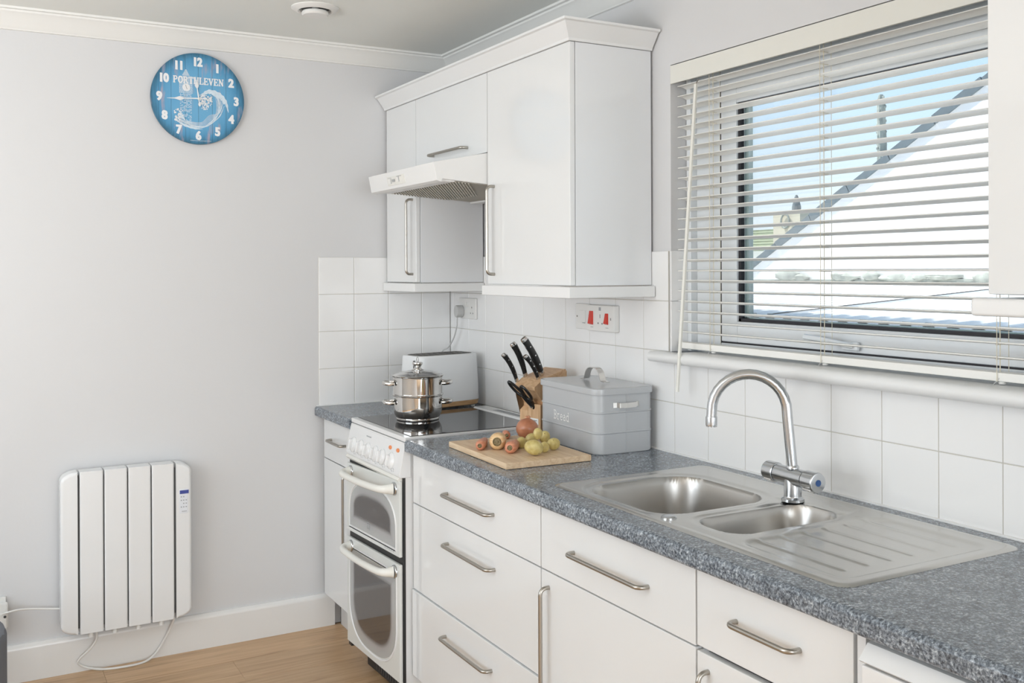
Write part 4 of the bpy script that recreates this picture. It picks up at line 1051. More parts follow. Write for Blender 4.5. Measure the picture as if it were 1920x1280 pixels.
def knife(base, tip, wid, label, steelcap=True, curve=.008, thick=.0065, group='kitchen knives in the block'):
    b_, t_ = Vector(base), Vector(tip); d = (t_-b_); L = d.length; d.normalize()
    e_ = NE.copy(); s_ = d.cross(e_).normalized()                 # s_: the broad direction, in the plane of the lean
    o = thing('kitchen_knife', label, 'knife', tuple(b_), 0, group)
    def pt(l, off): return b_ + d*(l*L) + s_*off
    n = 10; rows = []
    bm = B()
    def sect(l, w_, th, c_):
        cen = pt(l, c_); return [bm.verts.new(cen + s_*(w_*math.cos(a)) + e_*(th*math.sin(a))) for a in [i*2*PI/14 for i in range(14)]]
    prof = [(.10, .78), (.16, .80), (.30, .92), (.45, 1.0), (.62, .98), (.78, 1.0), (.90, 1.12), (.925, 1.10)]
    cv = lambda l: curve*(4*(l-.5)**2)*(-1)
    R_ = [sect(l, wid*w_, thick, cv(l)) for l, w_ in prof]
    for A, D in zip(R_, R_[1:]):
        for i in range(14): bm.faces.new([A[i], A[(i+1) % 14], D[(i+1) % 14], D[i]])
    bm.faces.new(R_[0]); bm.faces.new(R_[-1]); bmesh.ops.recalc_face_normals(bm, faces=bm.faces); part('handle', bm, M_blackhandle, o)
    for nm, ls in (('bolster', [(0, .72, .8), (.03, .95, .9), (.07, .80, .95), (.105, .78, 1.0)]), ('end_cap', [(.922, 1.10, 1.0), (.97, 1.12, 1.0), (1.0, .95, .8)])):
        bm = B(); R_ = [sect(l, wid*w_, thick*th, cv(l)) for l, w_, th in ls]
        for A, D in zip(R_, R_[1:]):
            for i in range(14): bm.faces.new([A[i], A[(i+1) % 14], D[(i+1) % 14], D[i]])
        bm.faces.new(R_[0]); bm.faces.new(R_[-1]); bmesh.ops.recalc_face_normals(bm, faces=bm.faces); part(nm, bm, M_polish, o)
    for l in (.27, .50, .74):
        bm = B(); cen = pt(l, cv(l)); mt = Matrix.Translation(cen) @ e_.to_track_quat('Z', 'Y').to_matrix().to_4x4()
        lathe(bm, [(0, -thick-.0006), (.0026, -thick-.0004), (.0026, thick+.0004), (0, thick+.0006)], 10, mt); part('rivet', bm, M_polish, o)
    bm = B(); p0 = pt(.1, wid*.99+cv(.1))
    tube(bm, [pt(l, wid*w_*1.0+cv(l)+.0002) for l, w_ in prof], .0011, 6); part('tang', bm, M_polish, o)
    return o
knife((-.2055, -.9640, 1.0700), (-.2646, -.9740, 1.1665), .0088, 'small black handled paring knife, front left in the wooden block')
knife((-.183, -.985, 1.0865), (-.2408, -.9973, 1.2027), .0115, 'black handled knife second from the left in the wooden block')
knife((-.137, -1.02, 1.0925), (-.2234, -1.0384, 1.222), .0125, 'tallest black handled carving knife at the rear of the block')
knife((-.142, -1.0, 1.0915), (-.1926, -1.0108, 1.1981), .0115, 'black handled knife close beside the tallest knife in the block')
knife((-.160, -1.03, 1.0800), (-.2206, -1.0429, 1.164), .0085, 'slim black handled knife with round steel end nearest the bread bin')
# scissors hanging in the front of the block
scs = thing('kitchen_scissors', 'black handled kitchen scissors hanging in the front slot of the knife block', 'scissors', (-.21, -1.0, .99))
sd = (NF*math.sin(math.radians(45))+Vector((0, 0, 1))*math.cos(math.radians(45))).normalized()
se = NE.copy(); sn = sd.cross(se).normalized()
SB = KP(-.004, .066, .088)
def SPt(l, e_, n_=0): return SB + sd*l + se*e_ + sn*n_
for s_, L_ in ((-1, .128), (1, .105)):
    bm = B(); loop = []
    ce, cl, re_, rl = s_*.0205, L_-.036, .0145, .036
    for i in range(25):
        a = 2*PI*i/24; loop.append(SPt(cl+rl*math.sin(a), ce+re_*math.cos(a)*(1.0-.18*math.sin(a)) - s_*.012*(1-math.sin(a))/2, s_*.002))
    tube(bm, loop, .0049, 8, cap=False)
    tube(bm, [SPt(cl-rl+.004, ce-s_*.011, s_*.002), SPt(.024, s_*.0045, s_*.002), SPt(.0, -s_*.003, s_*.002), SPt(-.010, -s_*.004, s_*.002)], [.0058, .0072, .0078, .006], 10)
    part('handle', bm, M_blackhandle, scs)
bm = B(); lathe(bm, [(.0062, -.006), (.0062, .0098), (.004, .0108), (0, .011)], 16, Matrix.Translation(SPt(.006, 0)) @ (sn*(1 if sn.x < 0 else -1)).to_track_quat('Z', 'Y').to_matrix().to_4x4()); part('pivot_screw', bm, M_polish, scs)

# ================================================================== BREAD BIN (own axes: y along the long side)
bb_ = thing('bread_bin', 'grey enamelled tin bread bin lettered Bread with lid and steel handles', 'bread bin', (-.1185, -1.2990, .8955), math.radians(-1.9))
hx, hy = .1035, .1755
def rr_(d): return rrect(-hx-d, hx+d, -hy-d, hy+d, .030+d*.5, 7)
secs = [(rr_(-.002), 0), (rr_(0), .003), (rr_(0), .0600), (rr_(.0022), .0622), (rr_(.0022), .0644), (rr_(0), .0666), (rr_(0), .1200), (rr_(.0022), .1222), (rr_(.0022), .1244), (rr_(0), .1266), (rr_(0), .1810)]
bm = B(); loft(bm, secs); part('body', bm, M_bin, bb_, world=False)
bm = B(); box(bm, -.001, .001, -hy-.0011, -hy+.001, .004, .179); part('seam', bm, M_bin, bb_, world=False)
bm = B(); loft(bm, [(rr_(.0045), .1765), (rr_(.0052), .1780), (rr_(.0052), .1915), (rr_(.0046), .1942), (rr_(.0025), .1957), (rr_(-.004), .1964), (rrect(-hx*.5, hx*.5, -hy*.6, hy*.6, .03, 7), .1968)]); ld = part('lid', bm, M_bin, bb_, world=False)
bm = B()
L2 = .060
pp = smooth_path([(0, L2+.012, .2012), (0, L2, .2015), (0, L2-.012, .2055), (0, L2*.62, .228), (0, L2*.28, .2400), (0, -L2*.28, .2400), (0, -L2*.62, .228), (0, -L2+.012, .2055), (0, -L2, .2015), (0, -L2-.012, .2012)], 5)
n_ = len(pp); quads = []
for i, p in enumerate(pp):
    t_ = (pp[min(i+1, n_-1)]-pp[max(i-1, 0)]).normalized(); nn = Vector((1, 0, 0)).cross(t_).normalized()
    if nn.z < 0: nn = -nn
    quads.append([bm.verts.new(p+Vector((sx_*.0105, 0, 0))+nn*th) for sx_, th in ((-1, -.0012), (1, -.0012), (1, .0012), (-1, .0012))])
for A, D in zip(quads, quads[1:]):
    for i in range(4): bm.faces.new([A[i], A[(i+1) % 4], D[(i+1) % 4], D[i]])
bm.faces.new(quads[0]); bm.faces.new(quads[-1]); bmesh.ops.recalc_face_normals(bm, faces=bm.faces); lh = part('lid_handle', bm, M_polish, ld, world=False)
for sgn in (-1, 1):
    bm = B(); pp = [(-.046, sgn*(hy+.0005), .145), (-.034, sgn*(hy+.002), .145), (-.030, sgn*(hy+.0115), .1445), (0, sgn*(hy+.0145), .144), (.030, sgn*(hy+.0115), .1445), (.034, sgn*(hy+.002), .145), (.046, sgn*(hy+.0005), .145)]
    rows = [[bm.verts.new((x, y+dy*sgn, z+dz)) for dy, dz in ((-.001, -.0075), (.001, -.0075), (.001, .0075), (-.001, .0075))] for x, y, z in pp]
    for A, D in zip(rows, rows[1:]):
        for i in range(4): bm.faces.new([A[i], A[(i+1) % 4], D[(i+1) % 4], D[i]])
    bm.faces.new(rows[0]); bm.faces.new(rows[-1]); bmesh.ops.recalc_face_normals(bm, faces=bm.faces); part('side_handle', bm, M_polish, bb_, world=False)

# lettering: strokes on a plane given by a function (u, w) -> point, raised by its normal
def strokes(bm, lines, fn, wd):
    nrm = (fn(1, 0)-fn(0, 0)).cross(fn(0, 1)-fn(0, 0)).normalized()
    for ln in lines:
        th = wd
        if isinstance(ln[0], (int, float)): th = wd*ln[0]; ln = ln[1:]
        for (a, b_) in zip(ln, ln[1:]):
            a, b_ = Vector((a[0], a[1])), Vector((b_[0], b_[1])); d = (b_-a)
            if d.length < 1e-6: continue
            d.normalize(); n_ = Vector((-d.y, d.x))*th/2; e_ = d*th*.22
            lift = nrm*(len(bm.faces) % 40)*6e-6; bm.faces.new([bm.verts.new(fn(*p)+lift) for p in (a-n_-e_, b_-n_+e_, b_+n_+e_, a+n_-e_)])
def pa(cx, cy, rx, ry, a0, a1, n=9):
    return [(cx+rx*math.cos(math.radians(a0+(a1-a0)*i/n)), cy+ry*math.sin(math.radians(a0+(a1-a0)*i/n))) for i in range(n+1)]
S = .55   # serif weight relative to the stem
GL = {   # unit cap height 1; (advance, strokes)
 'P': (.82, [[(.20, 0), (.20, 1)], [S, (.05, .03), (.38, .03)], [S, (.05, .97), (.45, .97)], [.8]+pa(.42, .74, .26, .235, 90, -90), [S, (.2, .5), (.42, .5)]]),
 'O': (.92, [[.9]+pa(.46, .5, .34, .46, 40, 320, 16), [.9]+pa(.46, .5, .34, .46, -32, 32, 6)]),
 'R': (.92, [[(.20, 0), (.20, 1)], [S, (.05, .03), (.36, .03)], [S, (.05, .97), (.45, .97)], [.8]+pa(.42, .75, .25, .225, 90, -90), [S, (.2, .52), (.42, .52)], [.9, (.48, .50), (.76, .04)], [S, (.66, .03), (.90, .03)]]),
 'T': (.86, [[(.43, 0), (.43, 1)], [S, (.26, .03), (.60, .03)], [S, (.05, .97), (.81, .97)], [S, (.06, .97), (.06, .76)], [S, (.80, .97), (.80, .76)]]),
 'H': (.98, [[(.20, 0), (.20, 1)], [(.78, 0), (.78, 1)], [S, (.05, .03), (.36, .03)], [S, (.05, .97), (.36, .97)], [S, (.62, .03), (.93, .03)], [S, (.62, .97), (.93, .97)], [S, (.2, .5), (.78, .5)]]),
 'L': (.80, [[(.20, 0), (.20, 1)], [S, (.05, .97), (.38, .97)], [S, (.05, .03), (.72, .03)], [S, (.73, .03), (.73, .28)]]),
 'E': (.84, [[(.20, 0), (.20, 1)], [S, (.05, .97), (.72, .97)], [S, (.05, .03), (.76, .03)], [S, (.2, .5), (.56, .5)], [S, (.72, .97), (.72, .76)], [S, (.76, .03), (.76, .26)], [S, (.56, .38), (.56, .62)]]),
 'V': (.90, [[(.16, .97), (.45, .02)], [.6, (.74, .97), (.45, .02)], [S, (.02, .97), (.34, .97)], [S, (.60, .97), (.88, .97)]]),
 'N': (.98, [[.6, (.20, 0), (.20, 1)], [.6, (.78, 0), (.78, 1)], [(.20, .97), (.78, .03)], [S, (.05, .03), (.36, .03)], [S, (.05, .97), (.26, .97)], [S, (.64, .97), (.93, .97)]]),
 'B': (.72, [[(.16, 0), (.16, 1)], [(.02, 0), (.34, 0)], [(.02, 1), (.34, 1)], pa(.34, .75, .22, .25, 90, -90), pa(.34, .25, .27, .25, 90, -90), [(.16, .5), (.36, .5)]]),
 'r': (.60, [[(.18, 0), (.18, .66)], [(.04, 0), (.38, 0)], [(.04, .66), (.18, .66)], pa(.38, .44, .20, .22, 160, 50)]),
 'e': (.64, [pa(.32, .33, .25, .33, 10, 320, 14), [(.07, .35), (.56, .35)]]),
 'a': (.64, [pa(.27, .20, .20, .20, 60, 320, 12), [(.47, .45), (.47, .06), (.58, .0)], pa(.28, .44, .19, .22, 0, 150, 8)]),
 'd': (.68, [pa(.28, .33, .22, .33, 40, 320, 14), [(.52, 1), (.52, 0), (.62, 0)], [(.40, 1), (.52, 1)]]),
}
def write(text, fn, h, wd, gap=.06, squeeze=1.0):
    """fn(u, w) with u along the line; returns the mesh and its length"""
    bm = B(); u = 0
    for c_ in text:
        adv, ls = GL[c_]
        strokes(bm, [[p if isinstance(p, (int, float)) else (u+p[0]*h*squeeze, p[1]*h) for p in ln] for ln in ls], fn, wd)
        u += (adv+gap)*h*squeeze
    return bm, u
fnB = lambda u, w_: Vector((-hx-.0007, .0780-u, .0790+w_))
bm, Ln = write('Bread', fnB, .026, .0030, .10)
for v in bm.verts: pass
bmesh.ops.recalc_face_normals(bm, faces=bm.faces); part('lettering', bm, M_binprint, bb_, world=False, label='white word Bread on the long side', kind='stuff')

# ================================================================== CHOPPING BOARD AND VEGETABLES
cbd = B(); box(cbd, -.1370, .1370, -.2000, .2000, 0, .0180, .0028)
brd = thing('chopping_board', 'pale wooden chopping board lying on the worktop with vegetables on it', 'chopping board', (-.4130, -1.3230, .8955), math.radians(-2.3))
part('panel', cbd, M_board, brd, world=False)
ZB = .9140
def vegmat(name, stops, scale=(1, 1, 1), nscale=14, rough=.42, spots=None):
    m, t, b = nodes_of(name); tcn = t.nodes.new('ShaderNodeTexCoord'); mp = t.nodes.new('ShaderNodeMapping'); mp.inputs['Scale'].default_value = scale
    n = t.nodes.new('ShaderNodeTexNoise'); n.inputs['Scale'].default_value = nscale; n.inputs['Detail'].default_value = 5
    t.links.new(tcn.outputs['Object'], mp.inputs[0]); t.links.new(mp.outputs[0], n.inputs['Vector'])
    r = ramp(t, stops); t.links.new(n.outputs['Fac'], r.inputs[0]); b.inputs['Roughness'].default_value = rough
    if spots:
        v = t.nodes.new('ShaderNodeTexVoronoi'); v.inputs['Scale'].default_value = spots; t.links.new(tcn.outputs['Object'], v.inputs['Vector'])
        g_ = t.nodes.new('ShaderNodeMath'); g_.operation = 'LESS_THAN'; g_.inputs[1].default_value = .09; t.links.new(v.outputs['Distance'], g_.inputs[0])
        mx = t.nodes.new('ShaderNodeMix'); mx.data_type = 'RGBA'; mx.inputs['B'].default_value = (.25, .17, .06, 1)
        t.links.new(g_.outputs[0], mx.inputs['Factor']); t.links.new(r.outputs[0], mx.inputs['A']); t.links.new(mx.outputs['Result'], b.inputs['Base Color'])
    else: t.links.new(r.outputs[0], b.inputs['Base Color'])
    return m
M_carrot = vegmat('carrot_skin', [(.3, (.52, .19, .105)), (.5, (.62, .25, .145)), (.7, (.70, .33, .20))], (30, 30, 160), 2.0)
M_parsnip = vegmat('parsnip_skin', [(.3, (.62, .36, .16)), (.5, (.76, .52, .27)), (.7, (.82, .62, .38))], (30, 30, 110), 2.0)
M_crown = vegmat('vegetable_crown', [(.3, (.10, .075, .03)), (.6, (.26, .20, .10)), (.8, (.40, .30, .16))], (1, 1, 1), 160)
M_onion = vegmat('onion_skin', [(.3, (.38, .140, .070)), (.5, (.49, .205, .110)), (.72, (.62, .32, .19))], (1, 1, 1), 22, .28)
M_onionneck = vegmat('dry_onion_skin', [(.3, (.50, .20, .10)), (.7, (.72, .42, .26))], (1, 1, 1), 60, .6)
M_potato = vegmat('potato_skin', [(.3, (.43, .325, .10)), (.5, (.55, .44, .16)), (.72, (.65, .56, .26))], (1, 1, 1), 60, .38, 48)
def root_veg(name, label, cat, m, crown, tail, r, group, crown_r=.34):
    """a carrot or parsnip lying with its crown end at crown, tail end at tail (points on the axis)"""
    a, b_ = Vector(crown), Vector(tail); L = (b_-a).length
    o = thing(name, label, cat, (a.x, a.y, min(a.z-r, b_.z-.004)), 0, group)
    mt = Matrix.Translation(a) @ (b_-a).to_track_quat('Z', 'Y').to_matrix().to_4x4()
    pr = [(r*.42, .0), (r*.70, .002), (r*.90, .007), (r, .018), (r*.99, .032), (r*.93, L*.40), (r*.78, L*.62), (r*.55, L*.82), (r*.26, L*.95), (0, L)]
    bm = B(); lathe(bm, pr, 26, mt)
    rnd = random.Random(len(label))
    for v in bm.verts: v.co += Vector((rnd.uniform(-1, 1), rnd.uniform(-1, 1), rnd.uniform(-1, 1)))*r*.018
    part('root', bm, m, o, angle=70)
    bm = B(); lathe(bm, [(r*crown_r*1.30, -.0002), (r*crown_r*1.05, -.0026), (r*crown_r*.85, -.0010), (r*crown_r*.5, -.0012), (r*crown_r*.35, -.0034), (0, -.0036)], 18, mt); part('crown', bm, M_crown, o)
    return o
gv = 'carrots on the chopping board'
root_veg('carrot', 'carrot lying left of the parsnip on the chopping board', 'carrot', M_carrot, (-.5351, -1.3157, ZB+.0150), (-.4420, -1.1800, ZB+.0075), .0150, gv)
root_veg('parsnip', 'fat cream parsnip lying with its crown towards the front of the board', 'parsnip', M_parsnip, (-.4870, -1.3330, ZB+.0250), (-.4050, -1.2080, ZB+.0140), .0250, None, .40)
root_veg('carrot', 'carrot lying behind the parsnip next to the onion', 'carrot', M_carrot, (-.3720, -1.1840, ZB+.0130), (-.3300, -1.0900, ZB+.0065), .0130, gv)
root_veg('carrot', 'carrot at the front of the board beside the potatoes', 'carrot', M_carrot, (-.4835, -1.4040, ZB+.0178), (-.3870, -1.2850, ZB+.0085), .0178, gv)
# onion
on = thing('onion', 'large brown onion behind the potatoes on the chopping board', 'onion', (-.3262, -1.2241, ZB))
mt = Matrix.Translation((-.3262, -1.2241, ZB+.0005)) @ Matrix.Rotation(math.radians(14), 4, 'Y') @ Matrix.Rotation(math.radians(-10), 4, 'X')
bm = B(); lathe(bm, [(0, .0015), (.012, .0022), (.024, .010), (.0335, .024), (.0355, .036), (.0320, .050), (.0230, .0605), (.012, .0655), (.006, .068)], 34, mt); part('bulb', bm, M_onion, on, angle=70)
bm = B(); lathe(bm, [(.0085, .0655), (.0055, .0690), (.0062, .0730), (.0035, .0765), (.001, .0775)], 12, mt); part('neck', bm, M_onionneck, on)
for i, (dx, dy, hh) in enumerate(((.006, .003, .008), (-.004, .007, .005), (-.007, -.002, .006))):
    bm = B(); tube(bm, [mt @ Vector((dx*.4, dy*.4, .069)), mt @ Vector((dx*1.2, dy*1.2, .071+hh*.3)), mt @ Vector((dx*2.0, dy*2.0, .0705+hh*.3))], [.0028, .002, .0006], 6); part('dry_leaf', bm, M_onionneck, on)
def potato(c_, rx, ry, rz, rot, label, seed):
    bm = B(); blob(bm, (0, 0, 0), rx, ry, rz, None, 24, 14, .07, seed)
    from mathutils import Euler
    mt = Matrix.Translation(c_) @ Euler(rot).to_matrix().to_4x4()
    bmesh.ops.transform(bm, matrix=mt, verts=bm.verts)
    return solo('potato', bm, M_potato, label, 'potato', 'small potatoes on the chopping board', angle=80)
potato((-.4350, -1.4580, ZB+.0238), .0285, .0225, .0220, (0, .25, -.6), 'largest potato at the front of the potato heap', 1)
potato((-.4059, -1.3348, ZB+.0160), .0160, .0150, .0170, (0, 0, .3), 'potato at the left end of the heap beside the front carrot', 2)
potato((-.3480, -1.2960, ZB+.0165), .0200, .0155, .0165, (0, -.35, -.5), 'potato wedged against the onion at the back of the heap', 3)
potato((-.3720, -1.3740, ZB+.0450), .0138, .0130, .0172, (0, .1, 0), 'topmost potato resting on the others in the heap', 4)
potato((-.3060, -1.3050, ZB+.0200), .0175, .0165, .0195, (0, 0, .4), 'potato at the back right of the heap by the bread bin', 5)
potato((-.3400, -1.4107, ZB+.0178), .0205, .0175, .0180, (0, 0, .2), 'potato with dark eyes at the right end of the heap', 6)
potato((-.3811, -1.4282, ZB+.0150), .0150, .0140, .0158, (0, 0, 0), 'small round potato right of the largest potato', 7)

# ================================================================== WALL CLOCK
CX, CZ, CR = -1.0690, 2.1030, .1735
clk = thing('wall_clock', 'round blue wooden wall clock lettered PORTHLEVEN with a white wave', 'clock', (CX, -.005, CZ-CR))
M_clock, t, b = nodes_of('clock_face')
tcn = t.nodes.new('ShaderNodeTexCoord'); ad = t.nodes.new('ShaderNodeVectorMath'); ad.operation = 'SUBTRACT'; ad.inputs[1].default_value = (0, 0, CR)
t.links.new(tcn.outputs['Object'], ad.inputs[0]); ln = t.nodes.new('ShaderNodeVectorMath'); ln.operation = 'LENGTH'
sy_ = t.nodes.new('ShaderNodeVectorMath'); sy_.operation = 'MULTIPLY'; sy_.inputs[1].default_value = (1, 0, 1); t.links.new(ad.outputs[0], sy_.inputs[0]); t.links.new(sy_.outputs[0], ln.inputs[0])
dv = t.nodes.new('ShaderNodeMath'); dv.operation = 'DIVIDE'; dv.inputs[1].default_value = CR; t.links.new(ln.outputs['Value'], dv.inputs[0])
nz = t.nodes.new('ShaderNodeTexNoise'); nz.inputs['Scale'].default_value = 9; nz.inputs['Detail'].default_value = 6; mp = t.nodes.new('ShaderNodeMapping'); mp.inputs['Scale'].default_value = (9, 1, 1.5)
t.links.new(tcn.outputs['Object'], mp.inputs[0]); t.links.new(mp.outputs[0], nz.inputs['Vector'])
ma = t.nodes.new('ShaderNodeMath'); ma.operation = 'MULTIPLY_ADD'; ma.inputs[1].default_value = .22; t.links.new(nz.outputs['Fac'], ma.inputs[0])
sb = t.nodes.new('ShaderNodeMath'); sb.operation = 'SUBTRACT'; sb.inputs[1].default_value = .11; t.links.new(dv.outputs[0], sb.inputs[0]); t.links.new(sb.outputs[0], ma.inputs[2])
r = ramp(t, [(0, (.150, .410, .640)), (.62, (.125, .375, .610)), (.86, (.065, .270, .470)), (1.0, (.025, .125, .210))]); t.links.new(ma.outputs[0], r.inputs[0])
# worn pinkish streaks along the board joints
n3 = t.nodes.new('ShaderNodeTexNoise'); n3.inputs['Scale'].default_value = 1.0; n3.inputs['Detail'].default_value = 5; mp3 = t.nodes.new('ShaderNodeMapping'); mp3.inputs['Scale'].default_value = (42, 1, 9)
t.links.new(tcn.outputs['Object'], mp3.inputs[0]); t.links.new(mp3.outputs[0], n3.inputs['Vector'])
r3 = ramp(t, [(.0, (0, 0, 0)), (.57, (0, 0, 0)), (.72, (.70, .70, .70))]); t.links.new(n3.outputs['Fac'], r3.inputs[0])
mx = t.nodes.new('ShaderNodeMix'); mx.data_type = 'RGBA'; mx.inputs['B'].default_value = (.45, .36, .42, 1); t.links.new(r3.outputs[0], mx.inputs['Factor']); t.links.new(r.outputs[0], mx.inputs['A'])
t.links.new(mx.outputs['Result'], b.inputs['Base Color']); b.inputs['Roughness'].default_value = .5
M_clockrim = mat('clock_rim', (.045, .15, .22), .6)
M_print = mat('distressed_white_print', (.80, .81, .82), .55, var=.06, vscale=40)
M_wave = mat('wave_print', (.62, .72, .80), .55, var=.22, vscale=70)
M_tower = mat('tower_print', (.60, .70, .78), .55, var=.25, vscale=160)
M_jointline = mat('board_joint', (.030, .10, .16), .7)
YC = -.0165
bm = B(); lathe(bm, [(CR, -.0045), (CR, YC+.0005), (CR-.0008, YC)], 96, Matrix.Translation((CX, 0, CZ)) @ Matrix.Rotation(0, 4, 'X') if False else Matrix.Translation((CX, 0, CZ)) @ Matrix.Rotation(PI/2, 4, 'X') @ Matrix.Diagonal((1, 1, -1, 1)), cap0=True, cap1=True)
bmesh.ops.recalc_face_normals(bm, faces=bm.faces); dial = part('dial', bm, M_clock, clk)
def cf(u, w_, off=.0004): return Vector((CX+u, YC-off, CZ+w_))
for u in (-.100, -.048, .000, .052, .104, -.145, .146):
    h_ = math.sqrt(max(CR**2-u*u, 0))-.004
    bm = B(); box(bm, CX+u-.0005, CX+u+.0005, YC-.0002, YC+.001, CZ-h_, CZ+h_); part('board_joint', bm, M_jointline, dial)
def text_faces(s_, size, bold, fn, sx=1.0):
    cu = bpy.data.curves.new('numeral', 'FONT'); cu.body = s_; cu.size = size; cu.align_x = 'CENTER'; cu.align_y = 'CENTER'; cu.offset = bold; cu.resolution_u = 3
    ob = bpy.data.objects.new('numeral', cu); C.objects.link(ob); bpy.context.view_layer.update()
    me = bpy.data.meshes.new_from_object(ob.evaluated_get(bpy.context.evaluated_depsgraph_get())); bpy.data.objects.remove(ob); bpy.data.curves.remove(cu)
    bm = B(); bm.from_mesh(me); bpy.data.meshes.remove(me)
    if bm.verts:
        x0_ = min(v.co.x for v in bm.verts); x1_ = max(v.co.x for v in bm.verts); z0_ = min(v.co.y for v in bm.verts); z1_ = max(v.co.y for v in bm.verts)
        for v in bm.verts: v.co = fn((v.co.x-(x0_+x1_)/2)*sx, v.co.y-(z0_+z1_)/2)
    return bm
for hnum in range(1, 13):
    a = math.radians(90-30*hnum); rr = .1400
    cu_, cw_ = rr*math.cos(a)*1.02, rr*math.sin(a)
    bm = B()
    for k_, (du, dw) in enumerate(((0, 0), (-.0013, .0004), (.0013, -.0004))):
        t_ = text_faces(str(hnum), .0445, .0018, lambda u, w_: cf(cu_+u+du, cw_+w_+dw, .0007+.00002*k_), .86 if hnum < 10 else .80); merge(bm, t_)
    part('numeral', bm, M_print, dial)
Lw = write('PORTHLEVEN', lambda u, w_: Vector((u, w_, 0)), .0250, .0052, .03, .825); wl = Lw[1]; Lw[0].free()
bm, _ = write('PORTHLEVEN', lambda u, w_: cf(u-wl/2+.0015, w_+.0555, .0009), .0250, .0054, .03, .825); bmesh.ops.recalc_face_normals(bm, faces=bm.faces); part('lettering', bm, M_print, dial, label='white word PORTHLEVEN across the dial', kind='stuff')
# printed tower
bm = B(); rnd = random.Random(11)
def dash(bm, u0, u1, w0, w1, off=.0006): bm.faces.new([bm.verts.new(cf(*p, off)) for p in ((u0, w0), (u1, w0), (u1, w1), (u0, w1))])
TU = -.046
for i in range(8):
    w0 = .0840+.0030*i; hw_ = .013*(1-i/8)+.0008; dash(bm, TU-hw_, TU+hw_, w0, w0+.0023)
for i in range(17):
    w0 = .018+.0038*i; u = TU-.0245
    while u < TU+.0245:
        l = rnd.uniform(.003, .007); dash(bm, u, min(u+l, TU+.0245), w0, w0+.0026); u += l+.0012
for i in range(34):
    w0 = .0160-.0036*i
    if w0 < -.100: break
    u = TU-.0215
    while u < TU+.0215:
        l = rnd.uniform(.002, .006)
        if rnd.random() < .86-.010*i: dash(bm, u, min(u+l, TU+.0215), w0-.0022, w0)
        u += l+.0014
part('tower_print', bm, M_tower, dial, kind='stuff')
bm = B(); bm.faces.new([bm.verts.new(cf(TU+.0015+.0145*math.cos(a), .0395+.0145*math.sin(a), .0010)) for a in [i*2*PI/24 for i in range(24)]]); part('tower_clock_print', bm, M_print, dial)
bm = B(); strokes(bm, [[(TU+.0015, .0395), (TU-.001, .049)], [(TU+.0015, .0395), (TU+.0045, .0335)]], lambda u, w_: cf(u, w_, .0013), .0012); part('tower_clock_hands_print', bm, M_darkmark, dial, kind='stuff')
# printed wave: ribbons swept from the splash at the left, through the trough, up to the curling crest
def ribbon(bm, path, widths, off):
    P_ = smooth_path([(u, w_, 0) for u, w_ in path], 8); n_ = len(P_); prev = None
    for i, p in enumerate(P_):
        d = (P_[min(i+1, n_-1)]-P_[max(i-1, 0)]).normalized(); nn = Vector((-d.y, d.x, 0)); t_ = i/(n_-1)*(len(widths)-1); k_ = min(int(t_), len(widths)-2); wd = widths[k_]+(widths[k_+1]-widths[k_])*(t_-k_)
        wd *= 1+.18*math.sin(i*1.7)
        cur = (bm.verts.new(cf(*(p-nn*wd/2).xy, off)), bm.verts.new(cf(*(p+nn*wd/2).xy, off)))
        if prev: bm.faces.new([prev[0], prev[1], cur[1], cur[0]])
        prev = cur
bm = B()
ribbon(bm, [(-.085, -.070), (-.062, -.088), (-.020, -.105), (.020, -.106), (.055, -.085), (.074, -.050), (.078, -.015), (.070, .010), (.050, .022)], [.003, .006, .006, .005, .003, .004, .006, .008, .004], .0006)
ribbon(bm, [(-.088, -.082), (-.050, -.104), (-.010, -.114), (.015, -.114)], [.004, .009, .007, .001], .0008)
ribbon(bm, [(.030, -.100), (.062, -.070), (.086, -.030), (.090, -.002)], [.002, .005, .004, .001], .0007)
ribbon(bm, [(.050, -.092), (.080, -.060), (.097, -.020)], [.001, .004, .001], .0008)
ribbon(bm, [(-.066, -.052), (-.064, -.068), (-.050, -.084)], [.006, .012, .004], .0009)
ribbon(bm, [(.010, .014), (.040, .030), (.078, .020), (.102, -.006), (.113, -.045)], [.006, .016, .018, .012, .001], .0010)
ribbon(bm, [(.060, .026), (.090, .006), (.096, -.014)], [.010, .016, .004], .0012)
for k in range(7):
    f_ = .004*k; ribbon(bm, [(-.080+f_*2, -.075-f_*.5), (-.040, -.098+f_*.4), (.010, -.104+f_*.6), (.050-f_*.4, -.086+f_), (.066+f_*.6, -.048), (.068+f_*.7, -.012), (.060+f_, .014)], [.0004, .0014, .0010, .0016, .0012, .0016, .0004], .0011+.00003*k)
bmesh.ops.recalc_face_normals(bm, faces=bm.faces); part('wave_print', bm, M_wave, dial, kind='stuff')
bm = B(); rnd = random.Random(4)
for i in range(170):
    a = rnd.random(); sp_ = rnd.random()**.7
    cu2 = .006+.044*a + .010*(rnd.random()-.5); cw2 = .020-.006*a-.062*sp_*(.35+.65*math.sin(PI*min(1, a*.9+.12))) + .004*(rnd.random()-.5); rad_ = rnd.uniform(.0008, .0046)*(1.15-.55*sp_)
    n_ = 8; bm.faces.new([bm.verts.new(cf(cu2+rad_*rnd.uniform(.5, 1.15)*math.cos(q_*2*PI/n_), cw2+rad_*rnd.uniform(.5, 1.15)*math.sin(q_*2*PI/n_), .0014+.000006*i)) for q_ in range(n_)])
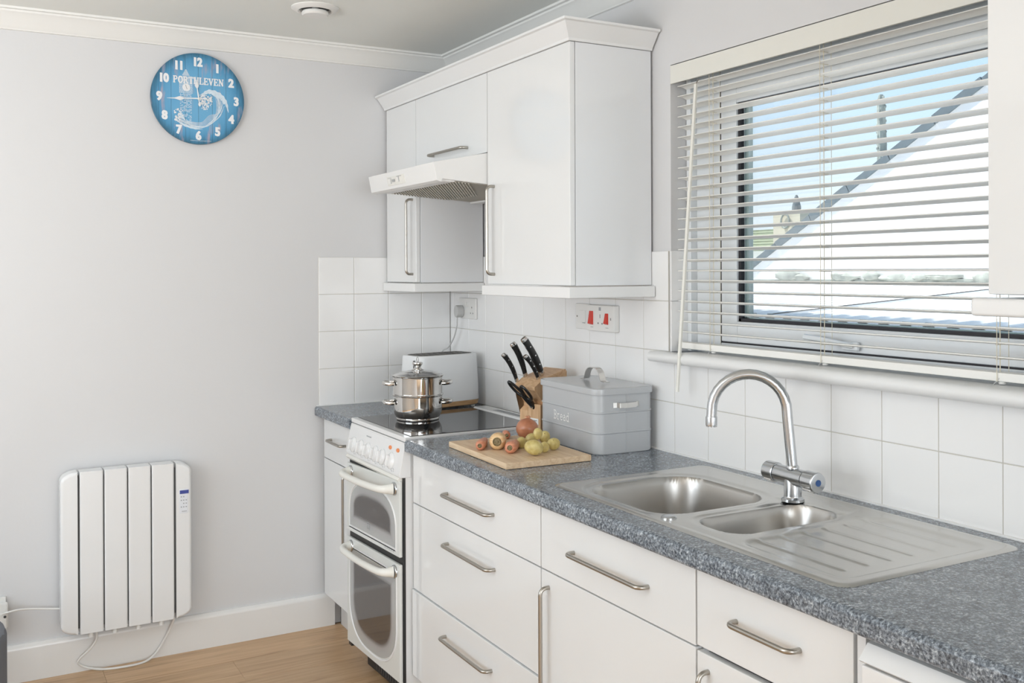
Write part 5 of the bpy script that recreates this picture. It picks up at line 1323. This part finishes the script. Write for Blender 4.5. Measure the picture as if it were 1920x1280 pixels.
for i in range(50):
    cu2 = -.074+rnd.uniform(-.014, .016); cw2 = -.062+rnd.uniform(-.030, .018); rad_ = rnd.uniform(.001, .0042); n_ = 8
    bm.faces.new([bm.verts.new(cf(cu2+rad_*rnd.uniform(.5, 1.1)*math.cos(q_*2*PI/n_), cw2+rad_*rnd.uniform(.5, 1.1)*math.sin(q_*2*PI/n_), .0014+.00002*i)) for q_ in range(n_)])
part('foam_print', bm, M_wave if False else M_print, dial, kind='stuff')
bm = B(); rnd = random.Random(9); u = -.030
while u < .044:
    l = rnd.uniform(.002, .006); strokes(bm, [[(u, -.1615+abs(u)*.02), (u+l*.5, -.1595+abs(u)*.02), (u+l, -.1617+abs(u)*.02)]], lambda a_, b2: cf(a_, b2, .0006), .0008); u += l+.0014
part('signature', bm, M_print, dial, kind='stuff')
# hands
def hand(ang, L_, off):
    d = Vector((math.cos(ang), math.sin(ang))); n_ = Vector((-d.y, d.x))
    pr = [(-.030, .0012), (-.026, .0045), (-.020, .0045), (-.014, .0016), (.012, .0024), (L_*.46, .0014), (L_*.50, .0040), (L_*.60, .0078), (L_*.70, .0040), (L_*.76, .0020), (L_, .0004)]
    bm = B(); A = [bm.verts.new(cf(*(d*l+n_*w_), off)) for l, w_ in pr]; D = [bm.verts.new(cf(*(d*l-n_*w_), off)) for l, w_ in pr]
    for i in range(len(pr)-1): bm.faces.new([A[i], A[i+1], D[i+1], D[i]])
    r_ = bmesh.ops.extrude_face_region(bm, geom=list(bm.faces))
    for v in [x for x in r_['geom'] if isinstance(x, bmesh.types.BMVert)]: v.co.y += .0010
    bmesh.ops.recalc_face_normals(bm, faces=bm.faces); part('hand', bm, M_print, clk)
hand(math.radians(98), .083, .0060); hand(math.radians(183.5), .117, .0085)
bm = B(); lathe(bm, [(.0045, .0), (.0045, .0090), (.003, .0105), (0, .011)], 18, Matrix.Translation((CX, YC+.0002, CZ)) @ Matrix.Rotation(PI/2, 4, 'X')); part('centre_pin', bm, M_cream, clk)
